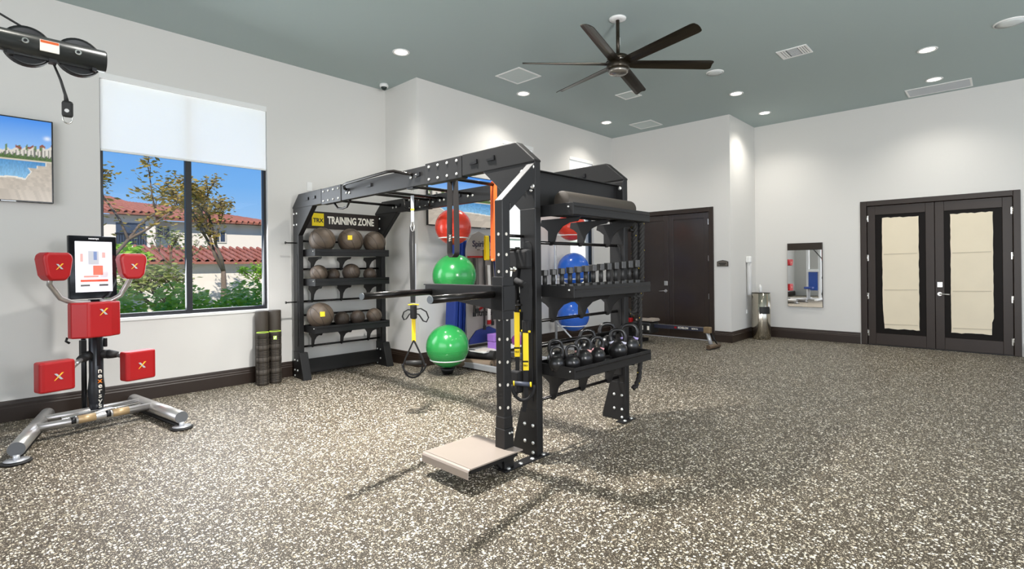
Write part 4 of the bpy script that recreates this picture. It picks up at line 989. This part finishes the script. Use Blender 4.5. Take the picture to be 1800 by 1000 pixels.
# rowing machine
rw = thing('rowing_machine', 'folding rowing machine with dark rail lying before the double doors', 'rowing machine', (8.35, 4.6, 0))
def Q(x, y, z): return (x - 8.35, y - 4.6, z)
RB = mat('rail_slate', '3f4152', .3, metal=.5)
ra = MB().box(*sorted((Q(8.37, 0, 0)[0], Q(8.43, 0, 0)[0])), Q(0, 3.6, 0)[1], Q(0, 4.62, 0)[1], .27, .335).build('rail', RB, rw, bevel=.006)
MB().box(Q(8.38, 0, 0)[0], Q(8.42, 0, 0)[0], Q(0, 3.6, 0)[1], Q(0, 4.62, 0)[1], .335, .345).build('rail_track', CHROME, ra)
MB().box(Q(8.365, 0, 0)[0], Q(8.37, 0, 0)[0], Q(0, 4.12, 0)[1], Q(0, 4.08, 0)[1], .29, .32).build('red_logo', RED, ra)
text_mesh('lettering', 'ECHELON', .045, PRINTW, ra, basis(Q(8.3685, 3.965, .305), (0, -1, 0), (0, 0, 1)), bold=.001, xs=.9)
text_mesh('lettering', 'ROW-7s', .032, PRINTW, ra, basis(Q(8.3685, 3.76, .303), (0, -1, 0), (0, 0, 1)), bold=.001, xs=.9)
MB().box(Q(8.355, 0, 0)[0], Q(8.445, 0, 0)[0], Q(0, 3.50, 0)[1], Q(0, 3.61, 0)[1], .25, .35).build('rail_end', mat('tan_cap', '8a7558', .4, metal=.3), rw, bevel=.01)
MB().tube([Q(8.40, 3.56, .26), Q(8.37, 3.49, .07)], .035, 4).build('rear_leg', SILVER, rw)
MB().tube([Q(8.44, 3.53, .27), Q(8.46, 3.42, .06)], .012, 8).build('leg_strut', STEELD, rw)
MB().tube([Q(8.22, 3.47, .045), Q(8.56, 3.43, .045)], .035, 16).build('rear_foot', mat('foot_tan', '5c4a38', .4), rw)
MB().box(*sorted((Q(8.20, 0, 0)[0], Q(8.58, 0, 0)[0])), Q(0, 3.43, 0)[1], Q(0, 3.5, 0)[1], 0, .012).build('rubber_strip', BLACKR, rw)
MB().box(-.12, .2, -.1, .28, .17, .37).build('front_body', PRINTK, rw, bevel=.03, seg=3)
se = MB().box(-.10, .16, -.14, .20, .385, .42).box(-.08, .14, -.14, .02, .415, .435).build('seat', mat('seat_tan', '9a8f84', .5), rw, bevel=.012)
MB().cyl((.02, .34, .20), .13, .12, 'x', 28).box(-.04, .04, .18, .3, .02, .2).box(-.2, .25, .14, .26, 0, .05).build('flywheel', STEELD, rw)
MB().tube([(-.02, .25, .30), (.0, .38, .42)], .014, 8).box(-.09, -.06, .3, .36, .36, .46).build('handlebar', STEELD, rw)
MB().box(-.12, -.04, .28, .34, .35, .43).build('red_strap', RED, rw, bevel=.01)
for y_ in (-.06, .06): MB().box(-.125, -.12, y_ - .02, y_ + .02, .24, .31).build('white_label', PRINTW, rw)
for x_, y_ in ((-.11, .38), (-.12, .44)): MB().tube([(x_, y_, .2), (x_ - .02, y_ + .03, .34)], .03, 10).build('foot_cup', CHROME, rw)

# ------------------------------------------------------------------ ball rack and accessory rack
def ballmat(n, c): return mat(n, c, .22, coat=.4, noise=(2, .05), bump=(40, .03, .003))
def ex_ball(x, y, z, r, n, c, label, rack, ringcol=WHITE):
    o = thing('exercise_ball', label, 'exercise ball', (x, y, z - r), 0, 'exercise balls on the racks')
    MB().sphere((0, 0, r), r, 40, 26).build('ball_skin', ballmat(n, c), o)
    m = MB()
    for k in range(9):
        h = -.55 + k * .05; q = math.sqrt(1 - h * h)
        m.tube([(r * q * math.cos(2 * PI * i / 40), r * q * math.sin(2 * PI * i / 40), r + r * h) for i in range(40)], .0022, 4, closed=True)
    m.build('grip_ridges', ballmat(n, c), o)
    MB().cyl((r * .35 - r * .9, -r * .72, r * 1.05), .006, .01, 'y', 8).build('air_plug', PRINTK, o)
    # ring that carries it, on the rack
    return o
rack = thing('accessory_rack', 'white accessory rack with grey sign board and hooks for bands', 'rack', (4.80, 5.5, 0))
def K(x, y, z): return (x - 4.80, y - 5.5, z)
MB().tube([K(4.80, 5.5, .06), K(4.99, 5.5, 1.72)], .03, 4).build('upright', SILVER, rack)
MB().tube([K(5.62, 5.5, .06), K(5.45, 5.5, 1.72)], .03, 4).build('upright', SILVER, rack)
for x in (4.68, 5.66): MB().box(K(x - .03, 0, 0)[0], K(x + .03, 0, 0)[0], K(0, 4.66, 0)[1], K(0, 5.58, 0)[1], .02, .09).build('floor_beam', SILVER, rack, bevel=.006)
MB().prism([K(4.79, 0, .30)[::2], K(5.50, 0, .30)[::2], K(5.36, 0, 1.1)[::2], K(5.29, 0, 1.62)[::2], K(5.26, 0, 1.72)[::2], K(5.16, 0, 1.83)[::2], K(5.03, 0, 1.88)[::2], K(4.90, 0, 1.83)[::2], K(4.81, 0, 1.72)[::2], K(4.79, 0, 1.62)[::2]], 'y', -.08, -.06).build('sign_board', mat('board_grey', '9d9591', .5), rack, label='grey curved board with dark lettering')
MB().prism([K(4.86, 0, .3)[::2], K(5.58, 0, .3)[::2], K(5.44, 0, 1.72)[::2], K(5.30, 0, 1.83)[::2], K(5.0, 0, 1.83)[::2]], 'y', -.05, -.035).build('blue_backing', mat('navy', '1d2f74', .5), rack)
text_mesh('lettering', 'Spirit', .12, mat('ink_navy', '22203a', .5), rack, basis(K(5.03, 5.415, 1.70), (1, 0, 0), (0, 0, 1)), bold=.002)
text_mesh('lettering', 'Fitness', .13, PRINTK, rack, basis(K(5.10, 5.415, .72), (1, 0, 0), (0, .0, 1)), bold=.002)
MB().prism([K(4.98, 0, .78)[::2], K(5.2, 0, .86)[::2], K(5.2, 0, .83)[::2], K(4.98, 0, .74)[::2]], 'y', -.09, -.082).build('red_swoosh', RED, rack)
MB().box(0, .62, -.16, -.09, 1.505, 1.53).build('red_rail', RED, rack)
MB().prism([K(4.82, 0, .30)[::2], K(5.45, 0, .30)[::2], K(5.40, 0, .44)[::2], K(5.2, 0, .52)[::2], K(4.95, 0, .48)[::2], K(4.82, 0, .36)[::2]], 'y', -.10, -.085).build('blue_panel', mat('navy', '1d2f74', .5), rack)
sh = MB().box(-.02, .8, -.42, -.02, .215, .23).build('shelf', WHITE, rack)
for x in (.2, .32, .44): MB().cyl((x, -.2, 1.62), .006, .14, 'y', 8).build('hook', CHROME, rack)
m = [('2a2522', .05, 1.5, .75, .035), ('5b5552', .10, 1.5, .8, .05), ('201c1b', .24, 1.62, .55, .03), ('d8d2ce', .33, 1.4, .62, .05), ('26211f', .40, 1.5, .60, .03), ('a82420', .50, 1.48, .62, .04), ('2b2523', .56, 1.5, .7, .03)]
for i, (c, x, z1, z0, w_) in enumerate(m):
    o = thing('resistance_band', ['dark tube band hanging first from left on the board', 'grey jump strap hanging beside the first tube', 'long black band hanging from the board hook', 'pale striped band hanging mid board', 'thin black tube hanging right of the pale band', 'red tube band hanging near the rack edge', 'dark tube band hanging last on the red rail'][i], 'band', (4.80 + x, 5.5 - .17, 0), 0, 'bands on the board')
    MB().ribbon([(0, 0, z1), (.01, -.005, (z0 + z1) / 2), (-.005, 0, z0)], w_, .012, (1, 0, 0)).build('tube', mat('band_c' + str(i), c, .5), o)
    MB().box(-w_ / 2 - .004, w_ / 2 + .004, -.012, .012, z0 - .06, z0).build('handle', RED if i in (3, 5) else PRINTK, o)
o = loop_band('resistance_band', 'short yellow flat band hanging from the middle board hook', 0, 0, 1.79, 1.47, .07, YEL, .03, side=(1, 0, 0)); o.location = (4.80 + .21, 5.5 - .26, 0); o.rotation_euler = (0, 0, 0)
# blue folded mats
for i in range(3):
    o = tag(MB().box(-.035, .035, -.10, .10, 0, 1.40).build('exercise_mat', mat('mat_blue', '1f3f9c', .5), bevel=.015), ['blue mat hanging leftmost behind the green balls', 'blue mat hanging in the middle of three', 'blue mat hanging right beside the white upright'][i], 'mat', 'hanging blue mats')
    o.location = (4.665 + .085 * i, 5.62, .35); o.rotation_euler = (0, math.radians(3.5), 0)
MB().cyl((-.28, .12, 1.77), .012, .5, 'x', 8).build('mat_rail', CHROME, rack)
# yoga blocks
PU = mat('purple_foam', '9a6fc4', .6)
for i, (z, a) in enumerate(((.231, .1), (.336, -.06))):
    o = tag(MB().box(-.115, .115, -.075, .075, 0, .10).build('yoga_block', PU, bevel=.008), ['purple yoga block on the shelf, the lower one', 'purple yoga block lying on top of another'][i], 'yoga block', 'purple yoga blocks'); o.location = (5.15, 5.2, z); o.rotation_euler = (0, 0, a)
o = tag(MB().box(-.13, .13, -.1, .1, 0, .012).build('booklet', mat('booklet', 'cfc8c0', .5, noise=(30, .3))), 'pale printed booklet lying on the rack shelf', 'booklet'); o.location = (4.93, 5.2, .231); o.rotation_euler = (0, 0, .3)
MB_T = mat('mat_tan', '7b6a58', .7, bump=(100, .2, .002))
for i, (x, y, z, lb) in enumerate(((4.83, 4.98, .075, 'rolled brown yoga mat nearest on the floor under the shelf'), (5.03, 5.0, .075, 'rolled brown yoga mat behind the first roll'), (4.94, 5.02, .185, 'darker rolled mat lying across the other two'))):
    R0_ = MB().tube([(0, 0, 0), (-.17, .5, 0)], .062, 24).build('rolled_mat', MB_T if i < 2 else BLACKR); tag(R0_, lb, 'mat', 'rolled mats under the rack'); R0_.location = (x, y, z - .01)
    MB().tube([(0.0015, -.003, 0), (0, 0, 0)], .02, 12).build('roll_core', PRINTK, R0_)
o = tag(MB().sphere((0, 0, .09), .09, 24, 14).build('small_ball', mat('magenta', '8a3f8c', .4)), 'small purple ball behind the side post', 'ball'); o.location = (5.60, 5.22, .20)
GR = '2f9a4d'
b1 = ex_ball(4.26, 5.20, .365, .275, 'ball_green', GR, 'large green exercise ball, the lower one', rack)
b2 = ex_ball(4.385, 5.20, 1.265, .285, 'ball_green', GR, 'large green exercise ball at mid height behind the dip bars', rack)
b3 = ex_ball(4.375, 5.20, 1.90, .235, 'ball_red', 'e0402c', 'red exercise ball seen behind the hanging black loop', rack)
b4 = ex_ball(7.18, 5.38, .53, .275, 'ball_blue', '2d66c8', 'blue exercise ball on the lower ring', rack)
b5 = ex_ball(7.20, 5.38, 1.325, .275, 'ball_blue', '2d66c8', 'blue exercise ball behind the dumbbell row', rack)
b6 = ex_ball(7.15, 5.38, 2.05, .245, 'ball_red', 'e0402c', 'red exercise ball behind the upper shelf bracket', rack)
def ring(parent, c, r, zoff, post):
    rr = r * .80; dz = -math.sqrt(r * r - rr * rr) - .004
    MB().tube([(c[0] + rr * math.cos(2 * PI * i / 36), c[1] + rr * math.sin(2 * PI * i / 36), c[2] + dz) for i in range(36)], .008, 8, closed=True).tube([(c[0] + (rr if post[0] > c[0] else -rr), c[1], c[2] + dz), (post[0], post[1], c[2] + dz)], .010, 8).build('ball_ring', WHITE, parent)
for b, r in ((b1, .275), (b2, .285), (b3, .235)):
    l = b.location; ring(rack, K(l.x, l.y, l.z + r), r, 0, K(4.85, 5.5, 0))
MB().lathe([(.06, 0), (.08, .04), (.10, .075)], 20, Matrix.Translation(K(4.26, 5.2, .01))).build('ball_cup', STEELD, rack)
rack2 = thing('ball_rack', 'slim pale ball rack pole near the tall back window', 'rack', (6.86, 5.5, 0))
MB().cyl((0, 0, .03), .022, 2.1).build('pole', SILVER, rack2)
MB().box(-.03, .03, -.55, .1, .0, .05).build('floor_beam', SILVER, rack2)
MB().tube([(0.0, 0, .45), (-.0, -.5, .05)], .014, 8).build('strut', SILVER, rack2)
for b, r in ((b4, .275), (b5, .275), (b6, .245)):
    l = b.location; ring(rack2, (l.x - 6.86, l.y - 5.5, l.z + r), r, 0, (0, 0, 0))

# ------------------------------------------------------------------ outdoors
G = mat('lawn', '8aa04c', .9, noise=(3, .3), bump=(60, .5, .02))
struct(MB().box(-20, 45, YL + TW + .02, 17.5, -.25, -.15).build('ground_lawn', G))
struct(MB().box(-20, 45, 17.5, 21.0, -.25, -.13).build('ground_road', mat('road', 'c9c6bd', .9, noise=(2, .1))))
struct(MB().box(-20, 60, 21.0, 60, -.25, -.12).build('ground_verge', mat('verge', '9aa552', .9, noise=(3, .3))))
STUC = mat('stucco', 'e6ddcf', .85, bump=(30, .2, .01))
TILE = mat('clay_tile', 'a06450', .75, noise=(5, .3))
def tile_roof(parent, p00, p10, p01, p11, name='tiled_roof'):
    # quad: eave p00-p10, ridge p01-p11; ribs run up the slope
    V = Vector; p00, p10, p01, p11 = map(V, (p00, p10, p01, p11)); n = max(6, int((p10 - p00).length / .28))
    nr = (p10 - p00).cross(p01 - p00).normalized()
    if nr.z < 0: nr = -nr
    m = MB()
    m.add([p00 - nr * .08, p10 - nr * .08, p11 - nr * .08, p01 - nr * .08, p00, p10, p11, p01], [(0, 1, 2, 3), (4, 5, 6, 7), (0, 1, 5, 4), (1, 2, 6, 5), (2, 3, 7, 6), (3, 0, 4, 7)])
    r_ = m.build(name, TILE, parent)
    m = MB()
    for i in range(n + 1):
        q = i / n; a = p00.lerp(p10, q); b = p01.lerp(p11, q); L_ = max(1, int((b - a).length / .45))
        for k in range(L_): m.tube([a.lerp(b, k / L_) + nr * .02, a.lerp(b, (k + 1) / L_) + nr * .05], [.085, .07], 6, cap=False)
    m.build('roof_tiles', TILE, r_, kind='stuff')
def hwin(parent, x0, x1, z0, z1, y):
    w = MB().box(x0 - .06, x1 + .06, y - .05, y, z0 - .06, z0).box(x0 - .06, x1 + .06, y - .05, y, z1, z1 + .06).box(x0 - .06, x0, y - .05, y, z0, z1).box(x1, x1 + .06, y - .05, y, z0, z1).box((x0 + x1) / 2 - .03, (x0 + x1) / 2 + .03, y - .05, y, z0, z1).build('window', mat('far_frame', 'cfc8bc', .6), parent)
    MB().box(x0, x1, y - .02, y - .005, z0, z1).build('pane', mat('far_glass', '3c4658', .15), w)
hs = thing('house', 'white two-storey stucco house with clay tile roof', 'house', (6, 30, -.12))
def HH(x, y, z): return (x - 6, y - 30, z + .12)
MB().box(-6, .15, .0, 6, 0, 3.98).build('wall', STUC, hs)
MB().box(.15, 5.8, 0, 8, 0, 3.9).build('wall', STUC, hs)
MB().box(-6, .15, -1.2, 0, 0, 4.0).build('front_wing', STUC, hs)
tile_roof(hs, HH(-1, 28.3, 3.95), HH(6.35, 28.3, 3.95), HH(0, 32.0, 4.95), HH(4.9, 32.0, 4.95))
tile_roof(hs, HH(6.35, 28.3, 3.95), HH(6.35, 36, 3.95), HH(4.9, 32, 4.95), HH(4.9, 35, 4.95))
tile_roof(hs, HH(5.0, 29.4, 3.85), HH(12.2, 29.4, 3.85), HH(5.0, 33, 4.9), HH(8.3, 33, 4.72))
tile_roof(hs, HH(12.2, 29.4, 3.85), HH(12.2, 38, 3.85), HH(8.3, 33, 4.72), HH(8.3, 36, 4.72))
hwin(hs, .47, .97, 2.95 + .12, 3.50 + .12, 0)
hwin(hs, 3.0, 3.5, 2.95, 3.5, 0)
MB().box(-1.35, -.25, -1.22, -1.18, 2.65, 3.65).build('balcony_recess', mat('far_glass', '3c4658', .15), hs)
rl = MB()
for i in range(12): rl.box(-1.35 + i * .1, -1.33 + i * .1, -1.26, -1.24, 2.65, 3.15)
rl.box(-1.4, -.2, -1.27, -1.23, 3.13, 3.18); rl.build('railing', STEELD, hs)
gh = thing('garage_block', 'long low white garage wall with red tile roof', 'building', (7, 22, -.12))
def GG(x, y, z): return (x - 7, y - 22, z + .12)
MB().box(-7, 10, 0, 4, 0, 1.78).build('wall', STUC, gh)
MB().box(-7, 10, -.3, 0, 1.70, 1.78).build('eave', mat('eave_brown', '6a4a3c', .7), gh)
tile_roof(gh, GG(0, 21.6, 1.66), GG(17, 21.6, 1.66), GG(0, 24.4, 2.27), GG(17, 24.4, 2.27))
# vegetation
def leafmat(name, col):
    m = mat(name, col, .6, noise=(2, .4)); n = m.node_tree; b = n.nodes['Principled BSDF']; o = n.nodes['Material Output']
    t = n.nodes.new('ShaderNodeBsdfTranslucent'); x = n.nodes.new('ShaderNodeMixShader'); x.inputs[0].default_value = .4
    src = b.inputs['Base Color'].links[0].from_socket; n.links.new(src, t.inputs[0])
    n.links.new(b.outputs[0], x.inputs[1]); n.links.new(t.outputs[0], x.inputs[2]); n.links.new(x.outputs[0], o.inputs[0]); return m
LEAFG = leafmat('leaf_green', 'a0cc44'); LEAFL = leafmat('leaf_lime', 'c6e660'); LEAFO = leafmat('leaf_olive', 'b8a052'); LEAFD = leafmat('leaf_dusty', 'a3ab66')
BARK = mat('bark', '6f6052', .9, noise=(8, .3))
def leaf_cloud(m, pts, size, rnd):
    for p in pts:
        a = rnd.uniform(0, 2 * PI); b = rnd.uniform(-1, 1); s_ = size * rnd.uniform(.6, 1.3)
        u = Vector((math.cos(a), math.sin(a), b * .5)).normalized() * s_; w = u.cross(Vector((rnd.uniform(-1, 1), rnd.uniform(-1, 1), 1))).normalized() * s_ * .5
        p = Vector(p); o = len(m.v); m.v += [tuple(p - u), tuple(p + w), tuple(p + u), tuple(p - w)]; m.f.append((o, o + 1, o + 2, o + 3)); m.sm.append(False)
def tree(x, y, h, spread, nl, lm, label, seed, trunk=.09, zb=.3, nleaf=.07, up=.75, stems=1, z0=-.2):
    rnd = random.Random(seed); o = thing('tree', label, 'tree', (x, y, z0)); mb = MB(); ends = []
    def grow(p, d, L_, r, depth):
        q = p + d * L_; mid = p + d * L_ * .5 + Vector((rnd.uniform(-1, 1), rnd.uniform(-1, 1), 0)) * L_ * .06
        mb.tube([p, mid, q], [r, r * .85, r * .65], 6)
        if depth <= 2: ends.append((p, q))
        if depth == 0: return
        for _ in range(rnd.choice((2, 3))):
            a = rnd.uniform(0, 2 * PI); nd = (d * up + Vector((math.cos(a), math.sin(a), rnd.uniform(.1, .6))) * spread).normalized()
            grow(q, nd, L_ * rnd.uniform(.62, .82), r * .6, depth - 1)
    for k in range(stems):
        a = rnd.uniform(0, 2 * PI); grow(Vector((0, 0, 0)), (Vector((0, 0, 1)) + Vector((math.cos(a), math.sin(a), 0)) * (.0 if stems == 1 else .45)).normalized(), h * zb, trunk, 4)
    mb.build('trunk', BARK, o)
    m = MB(); pts = []
    for i in range(nl):
        p, q = rnd.choice(ends); pts.append(p.lerp(q, rnd.random() ** .5) + Vector([rnd.gauss(0, .10) for _ in range(3)]))
    leaf_cloud(m, pts, nleaf, rnd); m.build('foliage', lm, o, kind='stuff'); return o
tree(5.65, 18, 4.6, .66, 2300, LEAFO, 'thin young tree with sparse olive leaves before the garage', 3, .11, .33, .075, 1.15)
tree(4.9, 19.6, 2.6, .5, 260, LEAFD, 'slender small tree left of the young tree', 5, .06, .4, .08)
tree(3.75, 16.6, 2.5, .85, 900, LEAFD, 'wide multi-stemmed shrub tree before the white house', 11, .06, .26, .09, .8, 4)
tree(1.45, 11.0, 4.3, .75, 1600, LEAFO, 'tree with yellowing leaves at the left window edge', 8, .07, .3, .06, .8)
tree(7.4, 19.5, 2.3, .8, 600, LEAFG, 'dark leafy small tree at the right window edge', 14, .06, .3, .09)
tree(2.6, 20, 3.0, .8, 1200, LEAFG, 'green palm-like shrub tree left of the house front', 21, .08, .3, .12)
rnd = random.Random(4)
k = 0
for x in [0.4 + .92 * i for i in range(6)]:
    for yy, h_, lm_ in ((8.7, 1.18, LEAFG), (9.9, 1.36, LEAFL)):
        xx = x * (1 + (yy - 8.9) * .1) + rnd.uniform(-.1, .1)
        pts = []
        for i in range(900):
            a = rnd.uniform(0, 2 * PI); r = math.sqrt(rnd.random()) * .47; hh = h_ * (1 - (r / .62) ** 2 * .3) * (rnd.random() ** .35)
            pts.append((r * math.cos(a), r * math.sin(a) * .8, hh))
        o = thing('hedge_shrub', 'leafy green hedge shrub below the window, ' + ('front' if yy < 9 else 'rear') + ' row', 'shrub', (xx, yy, -.16), 0, 'hedge shrubs in the ' + ('front' if yy < 9 else 'rear') + ' row')
        mm = MB(); leaf_cloud(mm, pts, .055, rnd); mm.build('foliage', lm_, o, kind='stuff')
        MB().tube([(0, 0, 0), (.02, .01, .5)], .015, 5).build('stem', BARK, o); k += 1
# bright pale building outside the narrow back windows
nb = thing('neighbour_building', 'sunlit pale building outside the narrow back windows', 'building', (14, 13, -.12))
MB().box(-4, 8, 0, 3, 0, 5).box(-4, 8, -.06, 0, 2.5, 2.6).build('wall', mat('bright_stucco', 'f4efe6', .8), nb)
